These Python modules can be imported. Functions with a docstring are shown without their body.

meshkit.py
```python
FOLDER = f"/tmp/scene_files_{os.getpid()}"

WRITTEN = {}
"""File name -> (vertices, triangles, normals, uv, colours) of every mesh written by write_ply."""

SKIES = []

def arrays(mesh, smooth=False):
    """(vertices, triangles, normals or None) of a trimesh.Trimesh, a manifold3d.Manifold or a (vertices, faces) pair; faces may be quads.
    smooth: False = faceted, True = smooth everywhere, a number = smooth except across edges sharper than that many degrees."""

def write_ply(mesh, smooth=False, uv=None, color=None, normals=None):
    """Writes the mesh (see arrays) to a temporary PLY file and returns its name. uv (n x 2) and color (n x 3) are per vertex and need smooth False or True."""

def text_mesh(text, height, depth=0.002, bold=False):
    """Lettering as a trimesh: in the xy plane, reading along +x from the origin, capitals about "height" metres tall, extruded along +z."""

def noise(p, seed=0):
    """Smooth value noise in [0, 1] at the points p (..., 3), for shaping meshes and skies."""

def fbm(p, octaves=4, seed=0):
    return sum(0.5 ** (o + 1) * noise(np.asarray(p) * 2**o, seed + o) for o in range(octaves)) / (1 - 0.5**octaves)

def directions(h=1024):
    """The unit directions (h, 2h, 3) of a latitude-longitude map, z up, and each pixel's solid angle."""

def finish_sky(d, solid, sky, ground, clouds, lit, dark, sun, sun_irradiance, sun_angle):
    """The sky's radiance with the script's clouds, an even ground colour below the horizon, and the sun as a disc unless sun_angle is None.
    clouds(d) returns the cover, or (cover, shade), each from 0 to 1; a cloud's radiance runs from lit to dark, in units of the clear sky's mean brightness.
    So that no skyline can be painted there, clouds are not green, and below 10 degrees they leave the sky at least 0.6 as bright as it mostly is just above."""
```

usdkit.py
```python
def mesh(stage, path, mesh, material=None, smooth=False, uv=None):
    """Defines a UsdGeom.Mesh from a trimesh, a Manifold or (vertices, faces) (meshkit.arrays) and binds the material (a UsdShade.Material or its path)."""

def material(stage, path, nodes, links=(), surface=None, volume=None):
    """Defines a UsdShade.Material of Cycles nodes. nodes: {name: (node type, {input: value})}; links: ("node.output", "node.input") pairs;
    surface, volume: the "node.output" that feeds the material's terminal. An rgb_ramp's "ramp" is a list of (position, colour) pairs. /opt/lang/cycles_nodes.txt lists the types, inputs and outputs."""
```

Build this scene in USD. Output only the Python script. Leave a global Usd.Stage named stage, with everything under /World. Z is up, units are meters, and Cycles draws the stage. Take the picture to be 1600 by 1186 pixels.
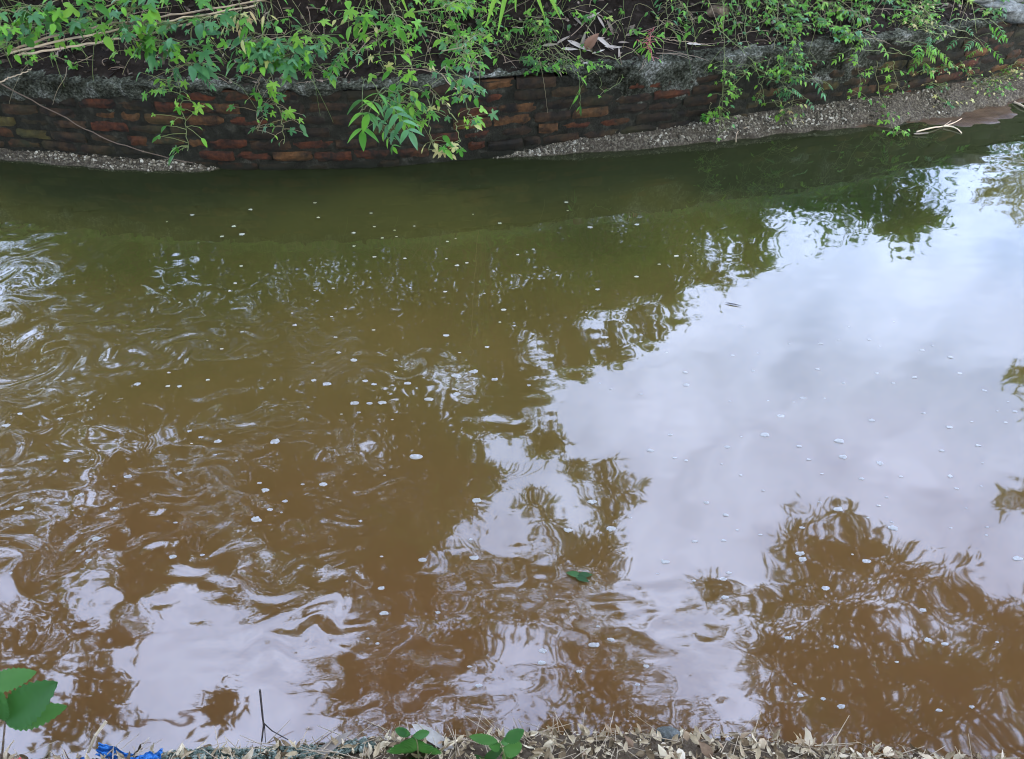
import math, random
import numpy as np
from scipy import ndimage
from pxr import Usd, UsdGeom, UsdLux, UsdShade, Gf, Sdf
import usdkit, meshkit

stage = Usd.Stage.CreateInMemory()
UsdGeom.SetStageUpAxis(stage, UsdGeom.Tokens.z)
UsdGeom.Xform.Define(stage, '/World')
UsdGeom.Scope.Define(stage, '/World/Looks')
R = np.random.default_rng(7)
rnd = random.Random(7)

# ------------------------------------------------------------------ camera, sky, sun, exposure
CAM_H, PITCH, FPX = 2.25, math.radians(42), 1256.0
cam = UsdGeom.Camera.Define(stage, '/World/camera')
cam.CreateHorizontalApertureAttr(36.0)
cam.CreateFocalLengthAttr(36.0 * FPX / 1600)
cam.CreateClippingRangeAttr(Gf.Vec2f(0.05, 2000))
cam.CreateExposureAttr(3.68)
x = UsdGeom.Xformable(cam)
x.AddTranslateOp().Set(Gf.Vec3d(0, 0, CAM_H))
x.AddRotateXOp().Set(90 - math.degrees(PITCH))

SUN_TO = np.array([0.55, -0.55, 0.63]); SUN_TO /= np.linalg.norm(SUN_TO)
sky_m = usdkit.material(stage, '/World/Looks/sky_air', {
    'sky': ('sky_texture', {'sky_type': 'single_scattering', 'sun_disc': False, 'sun_elevation': float(math.asin(SUN_TO[2])),
                            'sun_rotation': float(math.atan2(SUN_TO[0], SUN_TO[1])), 'aerosol_density': 2.0}),
    'tc': ('texture_coordinate', {}),
    'n': ('noise_texture', {'scale': 3.2, 'detail': 6.0, 'roughness': 0.55, 'distortion': 0.4}),
    'r': ('rgb_ramp', {'ramp': [(0.25, (.62, .62, .62)), (0.65, (.95, .95, .95))]}),
    'n2': ('noise_texture', {'scale': 5.5, 'detail': 7.0, 'roughness': .62}),
    'cl': ('rgb_ramp', {'ramp': [(0.34, (3.0, 3.8, 6.0)), (0.66, (6.2, 7.3, 10.3))]}),
    'mx': ('mix_color', {'use_clamp': False}),
    'bg': ('background_shader', {'strength': 0.1})},
    [('tc.generated', 'n.vector'), ('tc.generated', 'n2.vector'), ('n.fac', 'r.fac'), ('n2.fac', 'cl.fac'), ('r.color', 'mx.fac'),
     ('sky.color', 'mx.a'), ('cl.color', 'mx.b'), ('mx.result', 'bg.color')], surface='bg.background')
dome = UsdLux.DomeLight.Define(stage, '/World/sky')
UsdShade.MaterialBindingAPI.Apply(dome.GetPrim()).Bind(sky_m)
dome.GetPrim().SetCustomDataByKey('kind', 'structure')
sun = UsdLux.DistantLight.Define(stage, '/World/sun')
sun.CreateIntensityAttr(0.13); sun.CreateAngleAttr(25.0); sun.CreateColorAttr(Gf.Vec3f(1, .94, .84))
sun.GetPrim().GetAttribute('inputs:normalize').Set(True) if sun.GetPrim().GetAttribute('inputs:normalize') else sun.CreateNormalizeAttr(True)
q = Gf.Rotation(Gf.Vec3d(0, 0, 1), Gf.Vec3d(*map(float, SUN_TO)))
sun_op = UsdGeom.Xformable(sun).AddTransformOp()
mm = Gf.Matrix4d(1); mm.SetRotate(q); sun_op.Set(mm)

# ------------------------------------------------------------------ helpers
class MB:
    """collects triangles"""
    def __init__(s): s.v, s.f, s.t, s.n = [], [], [], 0
    def add(s, v, f, t=None):
        v = np.asarray(v, float); f = np.asarray(f, int)
        s.v.append(v); s.f.append(f + s.n); s.n += len(v); s.t.append(np.full(len(v), R.random()) if t is None else t); return s
    def arrays(s): return np.vstack(s.v), np.vstack(s.f)

used = {}
def numbered(parent, name):
    k = (parent, name); i = used.get(k, 0); used[k] = i + 1
    return f'{parent}/{name}' if i == 0 else f'{parent}/{name}_{i:03d}'

def tag(prim, label=None, cat=None, group=None, kind=None):
    for k, v in (('label', label), ('category', cat), ('group', group), ('kind', kind)):
        if v: prim.SetCustomDataByKey(k, v)
    return prim

def obj(name, mesh, m, parent='/World', smooth=False):
    tone = None
    if isinstance(mesh, MB): tone = np.concatenate(mesh.t); mesh = mesh.arrays()
    if len(mesh) == 3: tone = mesh[2]; mesh = mesh[:2]
    g = usdkit.mesh(stage, numbered(str(parent), name), mesh, m, smooth)
    if tone is not None and smooth in (False, True):
        UsdGeom.PrimvarsAPI(g).CreatePrimvar('tone', Sdf.ValueTypeNames.FloatArray, 'vertex').Set([float(q) for q in tone])
    return g.GetPrim()

def thing(name, label, cat, loc=(0, 0, 0), group=None):
    p = UsdGeom.Xform.Define(stage, numbered('/World', name))
    p.AddTranslateOp().Set(Gf.Vec3d(*map(float, loc)))
    pr = p.GetPrim(); tag(pr, label, cat, group); ORG[str(pr.GetPath())] = np.array(loc, float)
    return pr
ORG = {}
def part(name, mesh, m, t, smooth=False, label=None):
    """mesh given in world coordinates becomes a child of thing t"""
    tn = np.concatenate(mesh.t) if isinstance(mesh, MB) else (mesh[2] if len(mesh) == 3 else None)
    v, f = mesh.arrays() if isinstance(mesh, MB) else mesh[:2]
    path = str(t.GetPath()); o = ORG[path]
    pr = obj(name, (v - o, f) if tn is None else (v - o, f, tn), m, path, smooth); ORG[str(pr.GetPath())] = o
    if label: tag(pr, label)
    return pr

def unit(a): a = np.asarray(a, float); return a / max(np.linalg.norm(a), 1e-9)
def frame(d, up=(0, 0, 1)):
    """rows: x=d, y, z~up"""
    d = unit(d); z = np.asarray(up, float) - d * np.dot(up, d)
    if np.linalg.norm(z) < 1e-4: z = np.cross(d, [0.3, 1, .2])
    z = unit(z); return np.stack([d, np.cross(z, d), z])

def tube(pts, r0, r1=None, sides=5, jitter=0.0):
    pts = np.asarray(pts, float); n = len(pts); r1 = r0 if r1 is None else r1
    rad = np.linspace(r0, r1, n) * (1 + jitter * R.uniform(-1, 1, n))
    tan = np.gradient(pts, axis=0); V = []
    ref = np.array([0.31, 0.2, 0.93])
    for i in range(n):
        t = unit(tan[i]); a = np.cross(t, ref)
        if np.linalg.norm(a) < .1: a = np.cross(t, [1, 0, 0])
        a = unit(a); b = np.cross(t, a)
        an = np.arange(sides) * 2 * np.pi / sides
        V.append(pts[i] + rad[i] * (np.cos(an)[:, None] * a + np.sin(an)[:, None] * b))
    F = []
    for i in range(n - 1):
        for k in range(sides):
            a0, a1 = i * sides + k, i * sides + (k + 1) % sides
            F += [[a0, a1, a1 + sides], [a0, a1 + sides, a0 + sides]]
    if sides == 3: return np.vstack(V), np.array(F)
    V = np.vstack(V); V = np.vstack([V, pts[:1], pts[-1:]])
    c0, c1 = len(V) - 2, len(V) - 1
    for k in range(sides):
        F += [[c0, (k + 1) % sides, k], [c1, (n - 1) * sides + k, (n - 1) * sides + (k + 1) % sides]]
    return V, np.array(F)

def spline(pts, n):
    pts = np.asarray(pts, float)
    if len(pts) == 2: return pts[0] + np.linspace(0, 1, n)[:, None] * (pts[1] - pts[0])
    from scipy.interpolate import PchipInterpolator
    t = np.r_[0, np.cumsum(np.linalg.norm(np.diff(pts, axis=0), axis=1) + 1e-6)]
    return PchipInterpolator(t, pts)(np.linspace(0, t[-1], n))

def grid_faces(nx, ny):
    """vertex index = j*nx+i"""
    i, j = np.meshgrid(np.arange(nx - 1), np.arange(ny - 1)); a = (j * nx + i).ravel()
    return np.vstack([np.stack([a, a + 1, a + nx + 1], 1), np.stack([a, a + nx + 1, a + nx], 1)])

def ray(px, py):
    u, v = (px - 800) / FPX, -(py - 593) / FPX
    c, s = math.cos(PITCH), math.sin(PITCH)
    return np.array([u, c + v * s, -s + v * c])
def atz(px, py, z=0.0):
    d = ray(px, py); return np.array([0, 0, CAM_H]) + d * (z - CAM_H) / d[2]

# ------------------------------------------------------------------ materials
def simple(name, stops, rough=.7, scale=9.0, spec=.4, bump=0.0, bscale=60.0, src='random', detail=4.0, coord='position', bdist=.01):
    """colour by object random (src random), island random (src island) or noise (src noise)"""
    nodes = {'g': ('geometry', {}), 'at': ('attribute', {'attribute': 'tone'}), 'oi': ('object_info', {}), 'n': ('noise_texture', {'scale': scale, 'detail': detail, 'roughness': .6}),
             'r': ('rgb_ramp', {'ramp': stops}), 'p': ('principled_bsdf', {'roughness': rough, 'specular_ior_level': spec})}
    links = [('g.position', 'n.vector'), ('r.color', 'p.base_color')]
    if src == 'noise': links.append(('n.fac', 'r.fac'))
    else:
        nodes['ad'] = ('math', {'math_type': 'multiply_add', 'value2': .5, 'use_clamp': True}); 
        nodes['sb'] = ('math', {'math_type': 'multiply_add', 'value2': 1.0, 'value3': -.25})
        links += [('n.fac', 'ad.value1'), ('oi.random' if src == 'random' else 'at.fac', 'sb.value1'), ('sb.value', 'ad.value3'), ('ad.value', 'r.fac')]
    if bump:
        nodes['nb'] = ('noise_texture', {'scale': bscale, 'detail': 5.0}); nodes['b'] = ('bump', {'strength': bump, 'distance': bdist})
        links += [('g.position', 'nb.vector'), ('nb.fac', 'b.height'), ('b.normal', 'p.normal')]
    return usdkit.material(stage, '/World/Looks/' + name, nodes, links, surface='p.BSDF')

def leafmat(name, stops, trans=(.10, .22, .03), tw=.35, src='random', rough=.48, spec=.24):
    nodes = {'g': ('geometry', {}), 'at': ('attribute', {'attribute': 'tone'}), 'oi': ('object_info', {}), 'n': ('noise_texture', {'scale': 30.0, 'detail': 3.0}),
             'r': ('rgb_ramp', {'ramp': stops}), 'ad': ('math', {'math_type': 'multiply_add', 'value2': .3, 'use_clamp': True}),
             'sb': ('math', {'math_type': 'multiply_add', 'value2': 1.0, 'value3': -.15}),
             'p': ('principled_bsdf', {'roughness': rough, 'specular_ior_level': spec}),
             't': ('translucent_bsdf', {'color': trans}), 'm': ('mix_closure', {'fac': tw})}
    links = [('g.position', 'n.vector'), ('n.fac', 'ad.value1'), ('oi.random' if src == 'random' else 'at.fac', 'sb.value1'),
             ('sb.value', 'ad.value3'), ('ad.value', 'r.fac'), ('r.color', 'p.base_color'), ('p.BSDF', 'm.closure1'), ('t.BSDF', 'm.closure2')]
    return usdkit.material(stage, '/World/Looks/' + name, nodes, links, surface='m.closure')

M = {}
G1, G2, G3 = (.010, .052, .005), (.042, .17, .010), (.125, .31, .022)
M['leaf_green'] = leafmat('leaf_green', [(0, G1), (.5, G2), (1, G3)])
M['leaf_bluish'] = leafmat('leaf_bluish', [(0, (.022, .085, .026)), (1, (.06, .17, .058))], (.06, .18, .03), .25, rough=.38)
M['leaf_bright'] = leafmat('leaf_bright', [(0, (.06, .17, .015)), (1, (.15, .30, .03))], (.2, .36, .03), .45)
M['leaf_yellowing'] = leafmat('leaf_yellowing', [(0, (.20, .24, .06)), (.6, (.34, .32, .12)), (1, (.28, .20, .10))], (.3, .3, .08), .3)
M['leaf_dark'] = leafmat('leaf_dark', [(0, (.012, .045, .010)), (1, (.035, .10, .02))], (.05, .13, .02), .25)
M['cover_leaf'] = leafmat('cover_leaf', [(0, (.012, .05, .006)), (.4, (.04, .145, .012)), (.85, (.10, .26, .022)), (1, (.20, .26, .04))], (.09, .2, .03), .35, 'island')
M['tree_leaf'] = leafmat('tree_leaf', [(0, (.012, .034, .005)), (.5, (.024, .075, .008)), (1, (.055, .14, .014))], (.08, .20, .014), .4, 'island')
M['tree_leaf_sun_tint'] = leafmat('tree_leaf_sun_tint', [(0, (.12, .11, .02)), (1, (.30, .24, .06))], (.3, .25, .05), .45, 'island')  # yellow of sunlight painted into the leaf colour
M['near_leaf'] = leafmat('near_leaf', [(0, (.018, .075, .014)), (.5, (.035, .115, .022)), (1, (.06, .155, .03))], (.08, .2, .03), .25, rough=.5, spec=.2)
M['stem'] = simple('stem', [(0, (.07, .10, .025)), (.6, (.12, .15, .04)), (1, (.13, .10, .05))], .6)
M['vine_stem'] = simple('vine_stem', [(0, (.05, .085, .02)), (.5, (.13, .16, .045)), (.8, (.16, .13, .07)), (1, (.24, .19, .12))], .7, src='island', spec=.2)
M['brown_stem'] = simple('brown_stem', [(0, (.05, .035, .022)), (1, (.15, .11, .07))], .8, scale=30)
M['pale_cane'] = simple('pale_cane', [(0, (.24, .175, .11)), (1, (.44, .35, .23))], .7, scale=40)
M['red_stem'] = simple('red_stem', [(0, (.30, .05, .06)), (1, (.40, .10, .10))], .5)
M['dead_leaf'] = simple('dead_leaf', [(0, (.12, .068, .036)), (.4, (.30, .205, .11)), (.75, (.46, .36, .225)), (1, (.55, .46, .33))], .75, scale=45, spec=.3)
M['rust_leaf'] = simple('rust_leaf', [(0, (.07, .035, .018)), (1, (.15, .08, .045))], .7, scale=40, spec=.2)
M['dead_grey'] = simple('dead_grey', [(0, (.10, .075, .055)), (.6, (.24, .20, .16)), (1, (.36, .33, .28))], .75, scale=45, spec=.3)
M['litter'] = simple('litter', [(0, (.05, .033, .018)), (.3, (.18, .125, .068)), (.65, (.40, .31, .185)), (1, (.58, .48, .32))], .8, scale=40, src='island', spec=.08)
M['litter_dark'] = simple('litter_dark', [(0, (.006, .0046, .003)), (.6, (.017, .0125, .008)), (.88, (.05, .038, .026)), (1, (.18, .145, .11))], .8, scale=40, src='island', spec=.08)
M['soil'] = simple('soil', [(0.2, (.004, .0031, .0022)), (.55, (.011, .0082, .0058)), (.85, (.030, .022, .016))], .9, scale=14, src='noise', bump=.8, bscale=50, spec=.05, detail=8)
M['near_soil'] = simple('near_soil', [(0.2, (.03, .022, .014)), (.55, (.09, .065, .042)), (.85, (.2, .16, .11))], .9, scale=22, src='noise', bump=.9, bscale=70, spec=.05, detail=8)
M['bark'] = simple('bark', [(.2, (.05, .04, .03)), (.8, (.16, .13, .10))], .9, scale=20, src='noise', bump=.6)
M['gravel'] = simple('gravel', [(0, (.025, .021, .014)), (.5, (.080, .070, .047)), (.8, (.17, .15, .105)), (1, (.33, .31, .24))], .7, scale=60, src='island', spec=.15)
M['berm'] = simple('berm', [(.3, (.014, .011, .007)), (.5, (.045, .037, .024)), (.7, (.13, .115, .08))], .75, scale=75, src='noise', bump=.9, bscale=120, detail=8, spec=.1)
M['mortar'] = simple('mortar', [(.2, (.006, .006, .004)), (.55, (.017, .0165, .011)), (.85, (.055, .052, .036))], .9, scale=16, src='noise', bump=.9, bscale=90, detail=9, spec=.06)
M['crust'] = usdkit.material(stage, '/World/Looks/crust', {
    'g': ('geometry', {}), 'n': ('noise_texture', {'scale': 75.0, 'detail': 8.0, 'roughness': .6}), 'n2': ('noise_texture', {'scale': 7.0, 'detail': 6.0, 'roughness': .65}),
    'r': ('rgb_ramp', {'ramp': [(.32, (.025, .026, .019)), (.47, (.08, .08, .063)), (.60, (.19, .19, .165)), (.75, (.42, .42, .385))]}),
    'm2': ('rgb_ramp', {'ramp': [(.40, (.10, .10, .07)), (.54, (.36, .38, .31)), (.68, (.95, .95, .92))]}),
    'mx': ('mix_color', {'blend_type': 'multiply', 'fac': 1.0}), 'p': ('principled_bsdf', {'roughness': .9, 'specular_ior_level': .06}),
    'b': ('bump', {'strength': .9, 'distance': .01})},
    [('g.position', 'n.vector'), ('g.position', 'n2.vector'), ('n.fac', 'r.fac'), ('n2.fac', 'm2.fac'), ('r.color', 'mx.a'), ('m2.color', 'mx.b'), ('mx.result', 'p.base_color'),
     ('n.fac', 'b.height'), ('b.normal', 'p.normal')], surface='p.BSDF')
M['rubber_stone'] = simple('pale_stone', [(.3, (.03, .031, .024)), (.5, (.07, .073, .06)), (.75, (.16, .165, .145))], .8, scale=40, src='noise', bump=.8, bscale=90, detail=8)
M['moss'] = simple('moss', [(0, (.04, .055, .04)), (.6, (.13, .155, .12)), (1, (.24, .26, .21))], .95, scale=40, src='island', spec=.1)
M['blue_plastic'] = simple('blue_plastic', [(.30, (.07, .07, .06)), (.42, (.015, .10, .30)), (.8, (.03, .19, .48))], .5, scale=55, src='noise', spec=.3)
M['red_paper'] = simple('red_paper', [(0, (.55, .06, .07)), (1, (.65, .09, .09))], .6)
M['white_paper'] = simple('white_paper', [(0, (.55, .58, .55)), (1, (.7, .7, .66))], .6)
M['black_twig'] = simple('black_twig', [(0, (.02, .016, .013)), (1, (.045, .035, .028))], .7)
# bricks: five tones, each with soot, lime and moss by noise
def brick_mat(name, c0, c1, grime):
    nodes = {'g': ('geometry', {}), 'at': ('attribute', {'attribute': 'tone'}), 'oi': ('object_info', {}),
             'n': ('noise_texture', {'scale': 11.0, 'detail': 8.0, 'roughness': .65}), 'n2': ('noise_texture', {'scale': 45.0, 'detail': 6.0}),
             'n3': ('noise_texture', {'scale': 3.2, 'detail': 5.0}),
             'r': ('rgb_ramp', {'ramp': [(.3, c0), (.7, c1)]}),
             'gr': ('rgb_ramp', {'ramp': [(.41 - grime, (1, 1, 1)), (.64 - grime, (.06, .06, .06))]}),
             'mr': ('rgb_ramp', {'ramp': [(.50, (0, 0, 0)), (.72, (.55, .55, .55))]}),
             'mx': ('mix_color', {'b': (.010, .009, .0065)}), 'mm': ('mix_color', {'b': (.026, .028, .011)}),
             'p': ('principled_bsdf', {'roughness': .8, 'specular_ior_level': .1}),
             'b': ('bump', {'strength': .8, 'distance': .006}), 'sz': ('separate_xyz', {}), 'tz': ('math', {'math_type': 'multiply_add', 'value2': .09, 'value3': -.045}), 'az': ('math', {'math_type': 'add'}), 'rz': ('rgb_ramp', {'ramp': [(.02, (.9, .9, .9)), (.085, (0, 0, 0))]}), 'mz': ('mix_color', {'b': (.0075, .0085, .0045)})}
    links = [('g.position', a + '.vector') for a in ('n', 'n2', 'n3')] + [('n2.fac', 'r.fac'), ('n.fac', 'gr.fac'), ('n3.fac', 'mr.fac'),
             ('gr.color', 'mx.fac'), ('r.color', 'mx.a'), ('mr.color', 'mm.fac'), ('mx.result', 'mm.a'), ('mm.result', 'mz.a'), ('g.position', 'sz.vector'), ('n.fac', 'tz.value1'), ('tz.value', 'az.value1'), ('sz.z', 'az.value2'), ('az.value', 'rz.fac'), ('rz.color', 'mz.fac'), ('mz.result', 'p.base_color'),
             ('n2.fac', 'b.height'), ('b.normal', 'p.normal')]
    return usdkit.material(stage, '/World/Looks/' + name, nodes, links, surface='p.BSDF')
BRICKS = [brick_mat('brick_red', (0.0391, 0.0131, 0.0057), (0.0814, 0.0267, 0.0107), .02), brick_mat('brick_orange', (0.0488, 0.0222, 0.0078), (0.0944, 0.0464, 0.0171), .04),
          brick_mat('brick_ochre', (0.0423, 0.0298, 0.0093), (0.0781, 0.0615, 0.0192), .04), brick_mat('brick_brown', (0.0222, 0.0131, 0.0064), (0.0456, 0.0267, 0.0129), .02),
          brick_mat('brick_sooty', (0.0104, 0.0086, 0.0043), (0.0273, 0.0176, 0.0093), .02)]
# muddy water: reddish brown silt near, shade and mirrored bank painted in dark olive toward the wall, sharp reflections
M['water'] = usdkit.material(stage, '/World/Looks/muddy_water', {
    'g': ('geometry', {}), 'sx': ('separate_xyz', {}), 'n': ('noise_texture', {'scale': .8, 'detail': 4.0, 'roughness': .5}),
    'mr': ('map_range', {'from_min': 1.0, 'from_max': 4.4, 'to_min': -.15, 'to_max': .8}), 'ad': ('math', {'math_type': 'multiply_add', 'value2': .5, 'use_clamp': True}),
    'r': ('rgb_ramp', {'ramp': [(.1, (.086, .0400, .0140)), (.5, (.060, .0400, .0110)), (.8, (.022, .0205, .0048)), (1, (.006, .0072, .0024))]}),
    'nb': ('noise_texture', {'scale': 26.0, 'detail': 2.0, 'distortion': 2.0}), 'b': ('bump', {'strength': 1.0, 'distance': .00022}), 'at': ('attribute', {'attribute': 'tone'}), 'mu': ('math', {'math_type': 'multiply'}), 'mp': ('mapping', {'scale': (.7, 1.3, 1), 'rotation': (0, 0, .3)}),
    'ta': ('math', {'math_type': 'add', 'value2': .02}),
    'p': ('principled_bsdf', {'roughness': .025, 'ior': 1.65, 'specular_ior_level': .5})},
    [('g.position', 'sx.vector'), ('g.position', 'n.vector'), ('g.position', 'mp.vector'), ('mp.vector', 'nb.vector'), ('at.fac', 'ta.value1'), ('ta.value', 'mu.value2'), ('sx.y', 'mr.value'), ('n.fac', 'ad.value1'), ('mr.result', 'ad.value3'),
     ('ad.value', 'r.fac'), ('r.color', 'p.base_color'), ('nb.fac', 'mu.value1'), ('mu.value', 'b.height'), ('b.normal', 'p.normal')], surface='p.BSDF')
M['foam'] = usdkit.material(stage, '/World/Looks/foam', {'p': ('principled_bsdf', {'base_color': (.33, .32, .29), 'roughness': .5, 'specular_ior_level': .4}),
    't': ('transparent_bsdf', {}), 'm': ('mix_closure', {'fac': .42})}, [('p.BSDF', 'm.closure1'), ('t.BSDF', 'm.closure2')], surface='m.closure')

# ------------------------------------------------------------------ wall line and terrain
WX = np.array([-150, -30, -8, -3.1, -1.9, -1.4, -.9, -.38, 0, .6, 1.2, 1.85, 2.6, 3.5, 5, 8, 30, 150.])
WY = np.array([30, 9, 5.3, 4.53, 4.375, 4.345, 4.365, 4.445, 4.52, 4.65, 4.80, 5.0, 5.22, 5.6, 6.4, 8.3, 22, 60.])
from scipy.interpolate import PchipInterpolator
wall_y = PchipInterpolator(WX, WY)
TOP = 0.475                                   # top of the top course
def cap_low(x):                               # how far the lime cap hangs below the top course
    x = np.asarray(x, float)
    a = np.interp(x, [-3.2, -2.3, -1.9, -.9, -.45, -.25, .28, .45, 1.0, 1.5, 2.5, 3.5], [.13, .10, .045, .025, .012, -.004, -.004, .10, .11, .09, .05, .0])
    return a
def slope_z(x, y, rough=True):
    x = np.asarray(x, float); y = np.asarray(y, float)
    d = y - wall_y(x)
    z = np.interp(d, [-1, .0, .07, .35, .8, 2.2, 3.4, 30, 300], [TOP + .0, TOP + .005, TOP + .035, TOP + .14, TOP + .46, 1.75, 1.95, 2.1, 2.6])
    if rough:
        p = np.stack([x, y, 0 * x], -1)
        z = z + (meshkit.fbm(p * 3.1, 4, 3) - .5) * .16 * np.clip(d * 2.2, 0, 1) + (meshkit.fbm(p * 14, 3, 5) - .5) * .05 * np.clip(d * 4, 0, 1)
    return z
xs = np.unique(np.r_[np.linspace(-150, -12, 24), np.linspace(-12, -4, 40), np.arange(-4, 5, .04), np.linspace(5, 14, 50), np.linspace(14, 150, 24)])
ds = np.unique(np.r_[.03, np.arange(.06, 1.6, .03), np.linspace(1.6, 5, 40), np.linspace(5, 30, 22), np.geomspace(30, 200, 8)])
X, D_ = np.meshgrid(xs, ds); Y = wall_y(X) + D_
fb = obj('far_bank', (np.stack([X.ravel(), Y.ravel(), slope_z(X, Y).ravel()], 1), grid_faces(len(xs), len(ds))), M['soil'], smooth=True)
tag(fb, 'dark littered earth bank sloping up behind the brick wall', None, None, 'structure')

def near_edge(x):
    x = np.asarray(x, float)
    return .972 + .035 * np.sin(x * 1.7 + .5) + .05 * (meshkit.fbm(np.stack([x * 3, 0 * x, 0 * x], -1), 3, 9) - .5) + np.where(x > .1, -.035 * np.clip(x, 0, 1), 0) - .03 * np.clip((x - .7) / .5, 0, 1) + .012 * x * x * 0
_ex = np.linspace(-160, 160, 64001); _ey = near_edge(_ex); _nx = np.arange(-3, 3, .01); _ny = np.arange(.2, 1.5, .01)
_gx, _gy = np.meshgrid(_nx, _ny); _nn = meshkit.fbm(np.stack([_gx, _gy, 0 * _gx], -1) * 9, 4, 21)
def near_edge_fast(x): return np.interp(x, _ex, _ey)
def near_z(x, y):
    x = np.asarray(x, float); y = np.asarray(y, float)
    d = near_edge_fast(x) - y
    z = np.interp(d, [-.25, -.02, .0, .05, .2, 1.0, 3, 60, 300], [-.3, -.02, .03, .075, .13, .5, .75, 1.0, 1.2])
    p = np.stack([x, y, 0 * x], -1)
    nn = ndimage.map_coordinates(_nn, [np.atleast_1d((y - .2) / .01), np.atleast_1d((x + 3) / .01)], order=1, mode='nearest').reshape(np.shape(z))
    return z + (nn - .5) * .045 * np.clip((d + .1) * 6, 0, 1)
xs2 = np.unique(np.r_[np.linspace(-150, -8, 24), np.linspace(-8, -1.8, 60), np.arange(-1.8, 1.8, .015), np.linspace(1.8, 8, 60), np.linspace(8, 150, 24)])
ds2 = np.unique(np.r_[np.arange(-.25, .35, .012), np.arange(.35, 1.4, .08), np.linspace(1.4, 8, 30), np.geomspace(8, 200, 14)])
X, D_ = np.meshgrid(xs2, ds2); Y = near_edge(X) - D_
nb = obj('near_bank', (np.stack([X.ravel(), Y.ravel(), near_z(X, Y).ravel()], 1), grid_faces(len(xs2), len(ds2))[:, ::-1]), M['near_soil'], smooth=True)
tag(nb, 'brown earth edge of the near bank under the dead leaves', None, None, 'structure')

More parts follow.
